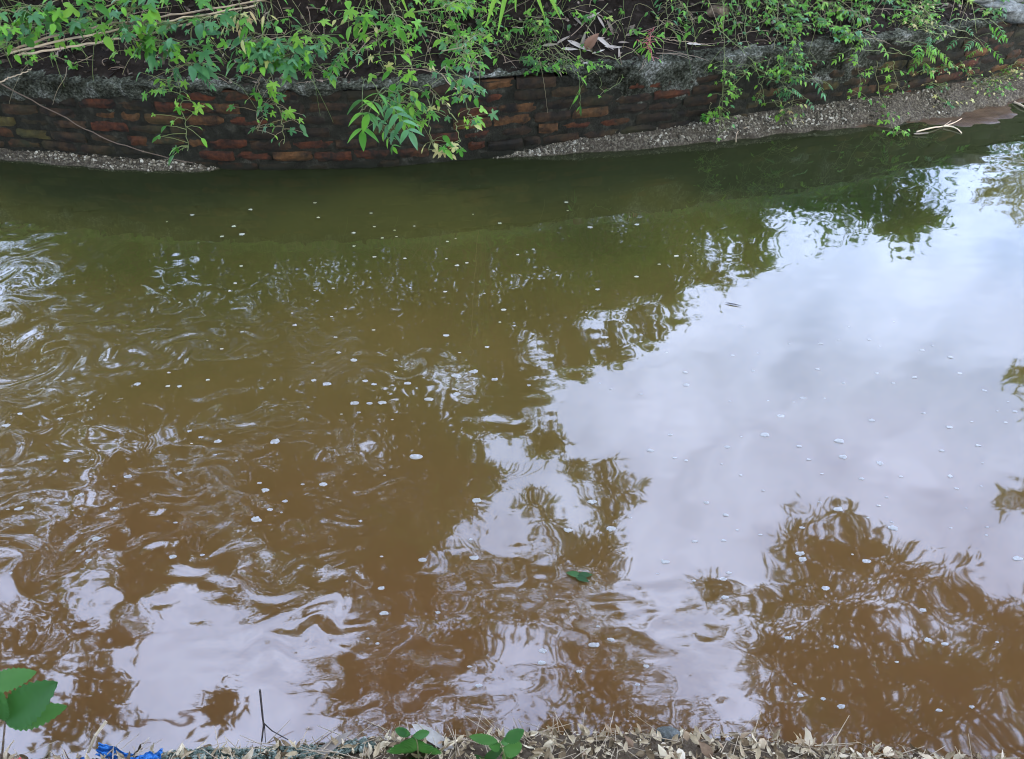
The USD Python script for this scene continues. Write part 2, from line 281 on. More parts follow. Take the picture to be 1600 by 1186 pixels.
# ------------------------------------------------------------------ water: a real height field, swirled by eddies on the left, nearly still on the right
def build_water():
    hx, x0, x1, y0, y1 = .0065, -4.4, 4.6, .72, 5.9
    nx, ny = int((x1 - x0) / hx), int((y1 - y0) / hx)
    gx = np.linspace(x0, x1, nx); gy = np.linspace(y0, y1, ny)
    X, Y = np.meshgrid(gx, gy)
    rg = np.random.default_rng(11)
    # turbulence mask in metres
    def blob(cx, cy, rx, ry, a, ang=0):
        c, s = math.cos(ang), math.sin(ang); dx, dy = X - cx, Y - cy
        return a * np.exp(-(((c * dx + s * dy) / rx) ** 2 + ((-s * dx + c * dy) / ry) ** 2))
    turb = blob(-2.2, 2.6, 1.15, .55, 2.0, -.1) + blob(-1.15, 2.5, .42, .45, 1.2) + blob(-3.2, 2.9, 1.0, .5, 1.6) + blob(.05, 2.0, .42, .42, .48) + blob(-.25, 1.45, .6, .36, .34) \
        + blob(-1.5, 1.75, .9, .3, .34) + blob(-3.0, 3.55, .7, .22, .45, .25) + blob(.55, 1.35, .35, .35, .12) + blob(-1.9, 1.35, .6, .25, .28)
    wob = ndimage.gaussian_filter(rg.standard_normal((ny // 4 + 1, nx // 4 + 1)), 9); wob /= wob.std()
    wob = ndimage.zoom(wob, 4, order=1)[:ny, :nx]
    turb = np.clip(turb * (1 + .45 * wob), 0, 1.9)
    # advect a noise field backwards through a crowd of vortices
    PX, PY = X.copy(), Y.copy()
    vort = []
    for _ in range(420):
        cx, cy = rg.uniform(-4.2, 1.2), rg.uniform(1.0, 4.0)
        i, j = int((cx - x0) / hx), int((cy - y0) / hx)
        if turb[min(j, ny - 1), min(i, nx - 1)] < .18 or (cy < 1.95 and cx > -.1): continue
        vort.append((cx, cy, rg.uniform(.03, .06 + .09 * rg.random()), rg.choice([-1, 1]) * rg.uniform(.5, 1.8) * (.55 if cy < 2.05 else 1)))
    for step in range(2):
        for cx, cy, r, w in vort:
            m = 3 * r
            i0, i1 = max(int((cx - m - x0) / hx), 0), min(int((cx + m - x0) / hx), nx); j0, j1 = max(int((cy - m - y0) / hx), 0), min(int((cy + m - y0) / hx), ny)
            if i1 <= i0 or j1 <= j0: continue
            sx, sy = PX[j0:j1, i0:i1], PY[j0:j1, i0:i1]
            dx, dy = sx - cx, sy - cy; rr = np.sqrt(dx * dx + dy * dy)
            a = w * .75 * np.exp(-(rr / r) ** 2)
            c, s = np.cos(a), np.sin(a)
            PX[j0:j1, i0:i1] = cx + c * dx - s * dy; PY[j0:j1, i0:i1] = cy + s * dx + c * dy
    def field(sig_x, sig_y, seed, px=PX, py=PY):
        r2 = np.random.default_rng(seed)
        n = ndimage.gaussian_filter(r2.standard_normal((ny + 200, nx + 200)), (sig_y / hx, sig_x / hx)); n /= n.std()
        return ndimage.map_coordinates(n, [(py - y0) / hx + 100, (px - x0) / hx + 100], order=1, mode='reflect')
    patch = np.clip(.35 + .75 * field(.16, .10, 9, X, Y), 0, 1.5) * turb
    h = 1.0 * patch * (.0012 * field(.040, .018, 1) + .00055 * field(.022, .010, 2)) + turb * .0007 * field(.09, .045, 3)
    ridge = np.abs(field(.036, .020, 4)); h += patch * .0008 * np.exp(-(ridge / .22) ** 2)
    h = ndimage.gaussian_filter(h, .8)
    calm = np.clip((X + .3) / 1.2, 0, 1)
    ux = X * .86 + Y * .5; uy = -X * .5 + Y * .86
    h += (.25 + .75 * calm) * (.0004 + .0002 * calm) * field(.22, .06, 5, *(lambda a, b: (x0 + (a - a.min()) * .8, y0 + (b - b.min()) * .8))(ux, uy))
    h += .00008 * field(.03, .018, 6, X, Y) * (.5 + .5 * np.clip(Y - 1.2, 0, 1))
    # riffle in the shallows at the right margin
    h += .0011 * field(.05, .02, 7, X, Y) * np.exp(-(((X - 3.3) / .35) ** 2 + ((Y - 5.0) / .16) ** 2))
    h += .0004 * field(.05, .03, 8, X, Y) * np.exp(-(((X - 3.0) / .6) ** 2 + ((Y - 4.35) / .3) ** 2))
    # mesh it finely where it is near, coarser where it is far, flat and wide beyond that
    nu, nv = 820, 560
    vv = np.linspace(0, 1, nv); yv = y0 + (y1 - y0) * (.62 * vv + .38 * vv ** 2); half = np.minimum(1.02 + .545 * yv, 4.3)
    U_, Yg = np.meshgrid(np.linspace(-1, 1, nu), yv); Xg = U_ * half[:, None]
    samp = lambda q: ndimage.map_coordinates(q, [(Yg - y0) / hx, (Xg - x0) / hx], order=1, mode='nearest')
    e = np.clip((1 - np.abs(U_)) / .04, 0, 1) * np.clip(np.minimum(Yg - y0, y1 - Yg) / .15, 0, 1)
    mb = MB().add(np.stack([Xg.ravel(), Yg.ravel(), (samp(h) * e).ravel()], 1), grid_faces(nu, nv), (samp(patch) * e).ravel())
    def flat(c):
        c = np.array(c, float); mb.add(np.column_stack([c, 0 * c[:, 0]]), [[0, 1, 2], [0, 2, 3]], np.zeros(4))
    yk = (4.3 - 1.02) / .545
    flat([(-60, y0), (-half[0], y0), (-half[-1], y1), (-60, y1)]); flat([(half[0], y0), (60, y0), (60, y1), (half[-1], y1)])
    flat([(-60, -2), (60, -2), (60, y0), (-60, y0)]); flat([(-60, y1), (60, y1), (60, 36), (-60, 36)])
    return mb
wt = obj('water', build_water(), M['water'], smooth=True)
tag(wt, 'muddy brown canal water with eddies and reflections of sky and trees', None, None, 'structure')

# ------------------------------------------------------------------ brick wall
wall = thing('brick_wall', 'old low brick canal wall with crumbling lime cap on the far side', 'wall', (0, 4.5, 0))
# arc length along the wall
ax_ = np.linspace(-6, 7, 3000); ay_ = wall_y(ax_)
arc = np.r_[0, np.cumsum(np.hypot(np.diff(ax_), np.diff(ay_)))]; arc -= np.interp(-.9, ax_, arc)
def on_wall(s):
    xx = np.interp(s, arc, ax_); t = unit([1.0, float(wall_y.derivative()(xx)), 0]); n = np.array([t[1], -t[0], 0])   # n towards the water
    return np.array([xx, float(wall_y(xx)), 0]), t, n
# mortar core behind the brick faces
cs = np.arange(-5, 6.5, .02); zz = np.r_[-.5, -.1, np.arange(-.06, TOP + .001, .018)]
P = []
for z in zz:
    for s in cs:
        P.append((s, z))
P = np.array(P)
b0 = np.interp(P[:, 0], arc, ax_); by = wall_y(b0); dy = wall_y.derivative()(b0); nl = np.hypot(1, dy)
nrm = np.stack([dy / nl, -1 / nl, 0 * dy], 1)
off = -.0045 + .016 * (meshkit.fbm(np.stack([P[:, 0] * 22, P[:, 1] * 40, 0 * b0], 1), 3, 31) - .5)
V = np.stack([b0, by, P[:, 1]], 1) + nrm * off[:, None]
part('mortar_core', (V, grid_faces(len(cs), len(zz))), M['mortar'], wall, True)
# cracked lime patches lying over the bricks
def crust_patch(name, s0, s1, z0, z1, cover, seed, thick=.016, dens=.012):
    ss = np.arange(s0, s1, dens); zs = np.arange(z0, z1 + 1e-6, dens)
    S, Z = np.meshgrid(ss, zs)
    n = meshkit.fbm(np.stack([S * 5, Z * 7, 0 * S], -1), 4, seed); fine = meshkit.fbm(np.stack([S * 30, Z * 34, 0 * S], -1), 3, seed + 4)
    edge = np.minimum.reduce([(S - s0) / .12, (s1 - S) / .12, 1 + 0 * S])
    keep = cover(S, Z) + (n - .5) * 1.5 + np.clip(edge, 0, 1) - 1
    o = np.clip(keep, -.6, 1) * thick * 2 - .006 + (fine - .5) * .018
    xx = np.interp(S, arc, ax_); yy = wall_y(xx); dd = wall_y.derivative()(xx); ln = np.hypot(1, dd)
    V = np.stack([xx + dd / ln * o, yy - 1 / ln * o, Z], -1).reshape(-1, 3)
    F = grid_faces(len(ss), len(zs)); k = keep.ravel()
    F = F[(k[F].max(1) > -.15)]
    u = np.unique(F); m = np.zeros(len(V), int); m[u] = np.arange(len(u))
    return part(name, (V[u], m[F]), M['crust'], wall, True)
crust_patch('lime_patch', -2.6, -1.0, .26, TOP, lambda S, Z: (Z - .40) * 5 + np.clip(-S - 1.3, -1, .6) * .6, 41)
crust_patch('lime_patch', 1.25, 2.5, .08, TOP, lambda S, Z: (Z - .36) * 3.4 + .15 - np.abs(S - 1.75) * .35, 47)
crust_patch('lime_patch', 2.4, 3.5, .05, TOP, lambda S, Z: (Z - .3) * 2.0 + .25 - np.abs(S - 2.8) * .5, 53)
crust_patch('lime_patch', .35, 1.35, .14, .34, lambda S, Z: -.32 + 0 * S, 61, .010)
# bricks one by one
def brick(w, h, d, rg):
    nx, nz = 6, 4
    xs_ = np.linspace(-w / 2, w / 2, nx); zs_ = np.linspace(-h / 2, h / 2, nz)
    ch = .006
    X, Z = np.meshgrid(xs_, zs_); Y = np.zeros_like(X)
    rim = np.zeros_like(X, bool); rim[0], rim[-1], rim[:, 0], rim[:, -1] = 1, 1, 1, 1
    Y[rim] += ch * rg.uniform(.8, 2.2, rim.sum()); Y += rg.normal(0, .0022, Y.shape)
    for c in ((0, 0), (0, -1), (-1, 0), (-1, -1)): Y[c] += rg.uniform(0, .012); 
    X[rim] *= rg.uniform(.972, 1, rim.sum()); Z[rim] *= rg.uniform(.90, 1, rim.sum())
    V = np.stack([X.ravel(), Y.ravel(), Z.ravel()], 1); F = grid_faces(nx, nz)
    ring = [i for i in range(nx)] + [j * nx + nx - 1 for j in range(1, nz)] + [(nz - 1) * nx + i for i in range(nx - 2, -1, -1)] + [j * nx for j in range(nz - 2, 0, -1)]
    back = V[ring].copy(); back[:, 1] = d; n0 = len(V); V = np.vstack([V, back]); L = len(ring); E = []
    for k in range(L):
        a, b = ring[k], ring[(k + 1) % L]; c, e = n0 + k, n0 + (k + 1) % L
        E += [[a, c, b], [b, c, e]]
    return V, np.vstack([F, E])
rg = np.random.default_rng(5); count = 0; rest = MB()
for k in range(7):
    z = TOP - .0715 * (k + .5); s = -2.75 + (0.12 if k % 2 else 0) + rg.uniform(-.03, .03)
    while s < 4.75:
        L = rg.uniform(.205, .238) if rg.random() > .12 else rg.uniform(.10, .13)
        c, t, n = on_wall(s + L / 2)
        V, F = brick(L, .0605 * rg.uniform(.94, 1.03), .09, rg)
        Rm = np.stack([t, -n, [0, 0, 1]])
        tilt = rg.normal(0, .012); V = V.copy(); V[:, 2] += V[:, 0] * tilt
        out = rg.uniform(-.004, .010) + (.007 if rg.random() < .15 else 0)
        Vw = V @ Rm + c + n * out + [0, 0, z + rg.normal(0, .0025)]
        pick = rg.choice(5, p=[.30, .14, .05, .29, .22]) if k < 5 else rg.choice(5, p=[.40, .12, .04, .26, .18])
        if s < -1.6: pick = rg.choice(5, p=[.08, .07, .04, .36, .45])
        if 1.3 < s < 3.4: pick = rg.choice(5, p=[.12, .10, .05, .38, .35])
        if rg.random() > .02:
            if count < 298: part('brick', (Vw, F), BRICKS[pick], wall, 25); count += 1
            else: rest.add(Vw, F)
        s += L + rg.uniform(.008, .017)
if rest.n: tag(part('brick_run', rest, BRICKS[3], wall, 25), None, None, None, 'stuff')
# crumbling lime cap: a lumpy lip along the top edge
cs = np.arange(-5, 6.5, .008); prof = np.linspace(0, 1, 26); S, T = np.meshgrid(cs, prof)
xx = np.interp(S, arc, ax_); yy = wall_y(xx); dd = wall_y.derivative()(xx); ln = np.hypot(1, dd)
low = cap_low(xx) + (meshkit.fbm(np.stack([S * 6, 0 * S, 0 * S], -1), 4, 71) - .5) * .12 * (cap_low(xx) > 0)
lip = np.clip(T / .38, 0, 1)                                        # 0..1 down the face, then over the top
zc = np.where(T < .38, TOP - low * (1 - lip), TOP + .03 * np.sin(np.clip((T - .38) / .62, 0, 1) * 1.4)) + .012
thick = .019 * np.clip(low / .03, .0, 1)
oc = np.where(T < .38, thick * np.sqrt(lip + .02) , thick * (1 - ((T - .38) / .62)) - .13 * (T - .38) / .62)
lump = meshkit.fbm(np.stack([S * 34, T * 10, 0 * S], -1), 4, 77) - .5
lump2 = meshkit.fbm(np.stack([S * 90, T * 30, 0 * S], -1), 2, 79) - .5
oc = oc + lump * .020 * np.clip(T * 6, .2, 1) + lump2 * .012; zc = zc + (lump * .016 + lump2 * .008) * np.clip(T * 3, .3, 1) - np.where(T > .8, (T - .8) * .15, 0)
V = np.stack([xx + dd / ln * oc, yy - oc / ln, zc], -1).reshape(-1, 3)
part('lime_cap', (V, grid_faces(len(cs), len(prof))), M['crust'], wall, True)

# ------------------------------------------------------------------ gravel shelf at the foot of the wall
def berm_out(x):   # how far the shelf reaches into the water, and how high it stands against the wall
    w = np.interp(x, [-8, -3.2, -2.4, -1.85, -1.6, -.3, -.02, .4, 1.0, 1.8, 2.6, 3.4, 4.5, 8], [.06, .05, .07, .05, -.02, -.03, .02, .045, .10, .13, .22, .26, .4, .5])
    h = np.interp(x, [-8, -3.2, -2.4, -1.85, -1.6, -.3, -.02, .4, 1.0, 1.8, 2.6, 3.4, 4.5, 8], [.05, .045, .05, .035, -.03, -.03, .02, .085, .10, .11, .11, .10, .12, .12])
    return w, h
bx = np.unique(np.r_[np.linspace(-9, -3.6, 40), np.arange(-3.6, 5, .015), np.linspace(5, 14, 60)]); bt = np.linspace(0, 1, 30)
Xb, Tb = np.meshgrid(bx, bt); w, h = berm_out(Xb)
nz_ = meshkit.fbm(np.stack([Xb * 7, Tb * 2, 0 * Xb], -1), 4, 81) - .5; nf = meshkit.fbm(np.stack([Xb * 34, Tb * 9, 0 * Xb], -1), 3, 83) - .5
run = np.maximum(w * (1.15 + nz_ * .9), .005) + .012
yb = wall_y(Xb) + .03 - (run + .03) * Tb
zb = h * (1 - Tb ** 1.4 * 1.0) + nf * .022 + nz_ * .02 * (1 - Tb) - .05 * np.clip((Tb - .8) / .2, 0, 1) * 1 - .012 * Tb
sh = obj('gravel_shelf', (np.stack([Xb.ravel(), yb.ravel(), zb.ravel()], 1), grid_faces(len(bx), len(bt))[:, ::-1]), M['berm'], smooth=True)
tag(sh, 'muddy shelf of silt and grit along the foot of the brick wall', None, None, 'structure')
from scipy.interpolate import RegularGridInterpolator
def berm_point(xq, tq):
    i = np.searchsorted(bx, xq).clip(1, len(bx) - 1); j = (tq * (len(bt) - 1)).astype(int).clip(0, len(bt) - 1)
    return np.stack([xq, yb[j, i], zb[j, i]], 1)
import trimesh
ico = trimesh.creation.icosphere(0); IV, IF = np.array(ico.vertices), np.array(ico.faces)
def pebbles(pts, rmin, rmax, rg, flat=.65):
    n = len(pts); r = rmin + (rmax - rmin) * rg.random(n) ** 2.2
    A = rg.standard_normal((n, 3, 3)); Q, _ = np.linalg.qr(A)
    sc = np.stack([np.ones(n), rg.uniform(.6, 1, n), rg.uniform(flat * .7, flat, n)], 1)
    V = (IV[None] * (1 + rg.uniform(-.18, .18, (n, 12, 1)))) * sc[:, None] * r[:, None, None]
    V = np.einsum('nij,nvj->nvi', Q, V) + pts[:, None]
    F = IF[None] + (np.arange(n) * 12)[:, None, None]
    return V.reshape(-1, 3), F.reshape(-1, 3), np.repeat(rg.random(n), 12)
rg = np.random.default_rng(17)
n = 11500; xq = np.where(rg.random(n) < .8, rg.uniform(-.12, 3.3, n), rg.uniform(-3.5, -1.75, n)); tq = rg.random(n) ** .8 * .80
pp = berm_point(xq, tq); ok = pp[:, 2] > -.012
keep = meshkit.fbm(np.stack([xq * 4, tq * 3, 0 * xq], 1), 4, 91) + np.where(xq < 1.9, .08, np.where(xq < 2.6, .0, -.12)) + rg.uniform(-.12, .12, n) > .50
pp = pp[ok & keep]
gv = obj('gravel', pebbles(pp + [0, 0, .0005], .003, .013, rg), M['gravel'])
tag(gv, 'pale grit and small gravel lying on the shelf below the brick wall', 'gravel', None, 'stuff')

# silt just breaking the surface at the right margin
mxs, mys = np.meshgrid(np.linspace(2.0, 6.5, 220), np.linspace(0, 1, 40)); wo = np.interp(mxs, [2, 2.4, 2.8, 3.4, 4.2, 6.5], [.0, .12, .26, .36, .45, .5])
my = wall_y(mxs) - .12 - wo * mys - .02; mp_ = np.stack([mxs * 5, my * 8, 0 * mxs], -1)
mz = .006 - .012 * mys ** 2 + (meshkit.fbm(mp_, 4, 131) - .5) * .022
M['silt'] = simple('silt', [(.3, (.020, .012, .0065)), (.7, (.050, .031, .016))], .3, scale=7, src='noise', bump=.3, bscale=60, spec=.2)
sl = obj('silt_bar', (np.stack([mxs.ravel(), my.ravel(), mz.ravel()], 1), grid_faces(220, 40)[:, ::-1]), M['silt'], smooth=True)
tag(sl, 'wet brown silt just breaking the water along the right foot of the wall', None, None, 'structure')

# ------------------------------------------------------------------ leaves
def leaf_ellipse(L, W, fold=.25, droop=.25, point=1.0, n=6):
    t = np.linspace(0, 1, n); w = W / 2 * np.sin(np.pi * np.clip(t, 0, 1) ** (.75 if point >= 1 else 1)) ** .8; w[0] = w[-1] = 0.0008
    V = []
    for a, b in zip(t, w):
        z = -droop * L * a * a
        V += [[a * L, -b, z + fold * b], [a * L, 0, z], [a * L, b, z + fold * b]]
    F = []
    for i in range(n - 1):
        a = 3 * i
        F += [[a, a + 3, a + 4], [a, a + 4, a + 1], [a + 1, a + 4, a + 5], [a + 1, a + 5, a + 2]]
    return np.array(V), np.array(F)
def leaf_veined(L, W, fold=.22, droop=.12, n=23, teeth=.09):
    t = np.linspace(0, 1, n); w = W / 2 * np.sin(np.pi * t ** .8) ** .75; w[0] = w[-1] = .0006
    odd = np.arange(n) % 2; V = []
    for i, (a, b) in enumerate(zip(t, w)):
        be = b * (1 + teeth * (odd[i] - .5) * 2); z = -droop * L * a * a; rip = (odd[i] - .5) * .035 * W; sh = .16 * W * min(1, b / (W * .3) + .1)
        V += [[a * L + sh * .6, -be, z + fold * b * .9], [a * L + sh * .25, -b * .5, z + fold * b * .62 + rip], [a * L, 0, z], [a * L + sh * .25, b * .5, z + fold * b * .62 + rip], [a * L + sh * .6, be, z + fold * b * .9]]
    F = grid_faces(5, n)
    return np.array(V), F
def leaf_lobed(L, rg, lobes=5, cup=.3):
    angs = {5: [-115, -58, 0, 58, 115], 3: [-75, 0, 75]}[lobes]; lens = {5: [.55, .85, 1, .85, .55], 3: [.75, 1, .75]}[lobes]
    out = [[0, 0]]
    for k, (a, l) in enumerate(zip(angs, lens)):
        a0 = math.radians(a + rg.normal(0, 5)); l = l * L * rg.uniform(.88, 1.08)
        wdt = math.radians((18 if lobes == 5 else 27) * rg.uniform(.8, 1.15))
        for da, ll in ((-wdt, .62), (-wdt * .55, .82), (0, 1.0), (wdt * .55, .82), (wdt, .62)):
            out.append([math.cos(a0 + da) * l * ll, math.sin(a0 + da) * l * ll])
        if k < len(angs) - 1:
            am = math.radians((a + angs[k + 1]) / 2); out.append([math.cos(am) * L * .36, math.sin(am) * L * .36])
    c = np.array([[.10 * L, 0]]); P2 = np.vstack([c, out])
    r = np.hypot(P2[:, 0], P2[:, 1]) / L
    z = -cup * L * r ** 2 * (.6 + .4 * np.cos(np.arctan2(P2[:, 1], P2[:, 0]))) + rg.normal(0, .02 * L, len(P2)) * r
    V = np.column_stack([P2, z]); m = len(out)
    F = [[0, 1 + i, 1 + (i + 1) % m] for i in range(m)]
    return V, np.array(F)
def place(vf, pos, d, up):
    v, f = vf; return v @ frame(d, up) + pos, f
def leaf_normal(rg, up=1.0, out=.22): return unit([rg.normal(0, .30), -out + rg.normal(0, .28), up])
def rand_dir(rg, base=(0, -.4, -.1)):
    a = rg.uniform(0, 2 * np.pi); return unit(np.array([math.cos(a), .6 * math.sin(a), rg.normal(-.1, .25)]) + base)

def hit(px, py, off=0.0):
    """first point of the bank, wall or water that the given line of sight meets, stepped back towards the viewer by off metres"""
    d = unit(ray(px, py)); t = np.arange(3.0, 14, .01); p = np.array([0, 0, CAM_H]) + t[:, None] * d
    dd = p[:, 1] - wall_y(p[:, 0]); sz = slope_z(p[:, 0], p[:, 1], False)
    w, h = berm_out(p[:, 0]); bz = np.where(dd < .02, h * (1 + dd / np.maximum(w + .02, .01)), -1)
    inside = ((dd > 0) & (p[:, 2] < sz)) | (p[:, 2] < np.maximum(bz, 0))
    i = np.argmax(inside); return p[i] - d * off

def stalk(a, b, r=.0011): return tube([a, (a + b) / 2 + [0, 0, .004], b], r, r * .8, 3)

def creeper(name, label, cat, paths, n, size, mats, kind='lobed', seed=0, off=.05, group=None, spread=.055, stem_mat='stem', stem_r=.0022):
    size, n = size * .55, int(n * (1.7 if seed < 26 else 2.6)); spread *= 1.35
    if kind == 'pinnate': size *= 1.35 if seed < 20 else 1.35; n = max(3, int(n * (.5 if seed < 20 else .42)))
    """a plant that trails along paths (lists of image points turned into points on the bank or wall): stem, petioles and leaves"""
    rg = np.random.default_rng(1000 + seed)
    P3 = [np.array([hit(px, py, off * rg.uniform(.6, 1.3)) for px, py in path]) for path in paths]
    t = thing(name, label, cat, P3[0][0], group)
    curves = []
    for p in P3:
        c = spline(p, max(10, len(p) * 5)); c[1:-1] += rg.normal(0, .004, (len(c) - 2, 3)); curves.append(c)
        part('stem', tube(c, stem_r, stem_r * .55, 4), M[stem_mat], t, True)
    lens = np.array([np.linalg.norm(np.diff(c, axis=0), axis=1).sum() for c in curves]); pick = rg.choice(len(curves), n, p=lens / lens.sum())
    pet = MB()
    for k in range(n):
        c = curves[pick[k]]; u = rg.uniform(.04, 1) * (len(c) - 1); i = min(int(u), len(c) - 2); a = c[i] + (c[i + 1] - c[i]) * (u - i)
        d = rand_dir(rg); reach = spread * rg.uniform(.3, 1.3); b = a + d * reach + [0, -.012, abs(rg.normal(0, .35)) * reach]
        b[2] = max(b[2], .05)
        L = size * (.5 + .85 * rg.random() ** 1.3); up = leaf_normal(rg); m = M[mats[rg.integers(len(mats))]]
        pet.add(*stalk(a, b)); dl = unit(d + [0, -.25, -.35])
        if kind == 'lobed' and rg.random() < .40: part('leaf', place(leaf_ellipse(L * 1.25, L * .6), b, dl, up), m, t, True)
        elif kind == 'lobed': part('leaf', place(leaf_lobed(L, rg, 5 if rg.random() < .8 else 3), b, dl, up), m, t, True)
        elif kind == 'simple': part('leaf', place(leaf_ellipse(L * 1.4, L * .62), b, dl, up), m, t, True)
        elif kind == 'narrow': part('leaf', place(leaf_ellipse(L * 1.8, L * .38), b, dl, up), m, t, True)
        elif kind == 'trifoliate':
            for q in (-1, 0, 1):
                F3 = frame(dl, up); dq = unit(F3[0] * (1 if q == 0 else .35) + F3[1] * q * .9)
                part('leaflet', place(leaf_ellipse(L, L * .68, n=5), b, dq, up), m, t, True)
        elif kind == 'pinnate':
            np_ = int(rg.integers(3, 5)); RL = L * 2.1; dl2 = unit(d * [1, .6, .4] + [0, -.35, -.15]); F3 = frame(dl2, up)
            tt = np.linspace(0, 1, 6); cur = b + F3[0] * (tt * RL)[:, None] - np.array([0, 0, 1]) * (.35 * RL * tt ** 2)[:, None]
            pet.add(*tube(cur, .0014, .0009, 3))
            for j in range(np_):
                f_ = .35 + .62 * j / (np_ - 1) if j < np_ - 1 else .97; q = cur[0] + 0; ii = min(int(f_ * 5), 4); q = cur[ii] + (cur[ii + 1] - cur[ii]) * (f_ * 5 - ii)
                for s_ in (-1, 1): part('leaflet', place(leaf_ellipse(L * rg.uniform(.85, 1.1), L * .33, .3, .35, n=7), q, unit(F3[0] * .45 + s_ * F3[1] - [0, 0, .2]), up), m, t, True)
            part('leaflet', place(leaf_ellipse(L * 1.05, L * .42, n=5), cur[-1], unit(cur[-1] - cur[-2]), up), m, t, True)
    if pet.n: tag(part('petioles', pet, M[stem_mat], t, True), None, None, None, 'stuff')
    return t

# ------------------------------------------------------------------ ground cover, litter and plants of the far bank
rg = np.random.default_rng(55)
def slope_pts(n, xlo, xhi, dlo, dhi, rg):
    xq = rg.uniform(xlo, xhi, n); dq = dlo + (dhi - dlo) * rg.random(n); yq = wall_y(xq) + dq
    return np.stack([xq, yq, slope_z(xq, yq)], 1), dq
mb = MB()
p, d_ = slope_pts(11000, -5, 6, .02, 1.9, rg)
for a in p:
    L = rg.uniform(.012, .06); th = rg.uniform(0, 6.3)
    mb.add(*place((np.array([[0, -L * .16, .002], [L * .5, -L * .2, L * rg.normal(0, .15)], [L, 0, 0.003], [L * .5, L * .2, L * rg.normal(0, .12)], [0, L * .16, 0]]), np.array([[0, 1, 4], [1, 3, 4], [1, 2, 3]])), a + [0, 0, rg.uniform(.0, .014)], [math.cos(th), math.sin(th), rg.normal(.2, .3)], unit(rg.normal(0, .4, 3) + [0, -.3, 1])))
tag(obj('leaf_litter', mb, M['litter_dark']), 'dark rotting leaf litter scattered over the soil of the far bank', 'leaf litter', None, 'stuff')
mb = MB(); p, d_ = slope_pts(900, -5, 6, .05, 1.5, rg)
for a in p:
    th = rg.uniform(0, 6.3); L = rg.uniform(.06, .35); e = a + np.array([math.cos(th), math.sin(th) * .6, 0]) * L; e[2] = slope_z(e[0], e[1]) + rg.uniform(.0, .04)
    mb.add(*tube(spline(np.array([a + [0, 0, .005], (a + e) / 2 + [rg.normal(0, .02), rg.normal(0, .02), rg.uniform(.005, .03)], e]), 5), rg.uniform(.001, .0035), .001, 3))
tag(obj('twig_litter', mb, M['brown_stem']), 'thin dry twigs and rootlets scattered over the far bank', 'twigs', None, 'stuff')
cov = MB(); cst = MB()
p, d_ = slope_pts(13500, -5, 7.5, .06, 1.75, rg)
dn = np.interp(p[:, 0], [-5, -2.6, -1.9, -1.4, -.3, .15, .4, 1.05, 1.4, 2.0, 3, 6], [.8, .75, .45, .35, .85, .7, .12, .14, .9, 1.0, 1.0, .9]) * np.interp(d_, [0, .15, .4, .8], [.12, .35, 1.0, 1.5])
nn = meshkit.fbm(p * 2.6, 3, 101)
for a, k, q in zip(p, dn, nn):
    if rg.random() > k * np.clip((q - .30) * 5, 0, 1): continue
    h_ = abs(rg.normal(0, .07)) + .01; c = a + [rg.normal(0, .03), -rg.uniform(0, .05), h_]
    cst.add(*tube(spline(np.array([a, (a + c) / 2 + rg.normal(0, .01, 3), c]), 3), .0011, .0008, 3))
    for j in range(int(rg.integers(1, 4))):
        d = rand_dir(rg); L = rg.uniform(.014, .042); up = leaf_normal(rg)
        cov.add(*place(leaf_lobed(L, rg, 3) if rg.random() < .5 else leaf_ellipse(L * 1.2, L * .6, n=4), c + d * .01, unit(d + [0, -.2, -.25]), up))
tag(obj('ground_cover', cov, M['cover_leaf']), 'small green ground cover leaves spread over the far bank', 'ground cover', None, 'stuff')
tag(obj('ground_cover_stems', cst, M['stem']), 'thin upright stems of the ground cover on the far bank', 'ground cover', None, 'stuff')

LG, LB, BR, YE, DK = 'leaf_green', 'leaf_bluish', 'leaf_bright', 'leaf_yellowing', 'leaf_dark'
sm = MB(); p, d_ = slope_pts(1050, -4.5, 5.5, .08, 1.5, rg)
kk = np.interp(p[:, 0], [-5, -2, -1.3, -.3, .2, .5, 1.0, 1.3, 2.2, 3, 6], [.5, .5, .4, .7, .6, .2, .35, 1, 1, .9, .7])
for a, k in zip(p, kk):
    if rg.random() > k: continue
    L = rg.uniform(.10, .45); th = rg.uniform(-2.6, -.5) if rg.random() < .65 else rg.uniform(0, 6.3); h_ = rg.uniform(.02, .22)
    e = a + np.array([math.cos(th), math.sin(th) * .8, 0]) * L; e[2] = max(float(slope_z(e[0], e[1])) if e[1] > wall_y(e[0]) else TOP - rg.uniform(0, .25), 0) + rg.uniform(.0, .05); 
    if e[1] < wall_y(e[0]) + .02: e[1] = float(wall_y(e[0])) - rg.uniform(.03, .07)
    m_ = (a + e) / 2 + [rg.normal(0, .05), rg.normal(-.03, .04), h_]
    sm.add(*tube(spline(np.array([a, a * .6 + m_ * .4 + [0, 0, h_ * .3], m_, m_ * .4 + e * .6 + [0, 0, h_ * .15], e]), 12), rg.uniform(.0011, .0024), .0009, 3))
tag(obj('tangled_vine_stems', sm, M['vine_stem']), 'tangle of thin arching vine stems over the far bank', 'vine stems', None, 'stuff')
C = creeper
C('creeper', 'lobed-leaf creeper in the top left corner of the far bank', 'creeper', [[(-20, 60), (40, 40), (95, 30)], [(-20, 25), (50, 10), (120, -5)], [(0, 75), (40, 60), (70, 45)]], 46, .060, [LG, LG, LB], seed=1)
C('creeper', 'low creeper behind the three dry canes at the upper left', 'creeper', [[(100, 50), (160, 25), (230, 10)], [(130, 20), (200, 0), (280, -15)], [(190, 40), (250, 25)]], 40, .058, [LG, BR, LB], seed=2)
C('creeper', 'yellow-tipped creeper hanging over the cap just above the dry canes', 'creeper', [[(205, 10), (198, 45), (196, 82)], [(225, 35), (205, 55)]], 14, .05, [BR, LG], seed=3)
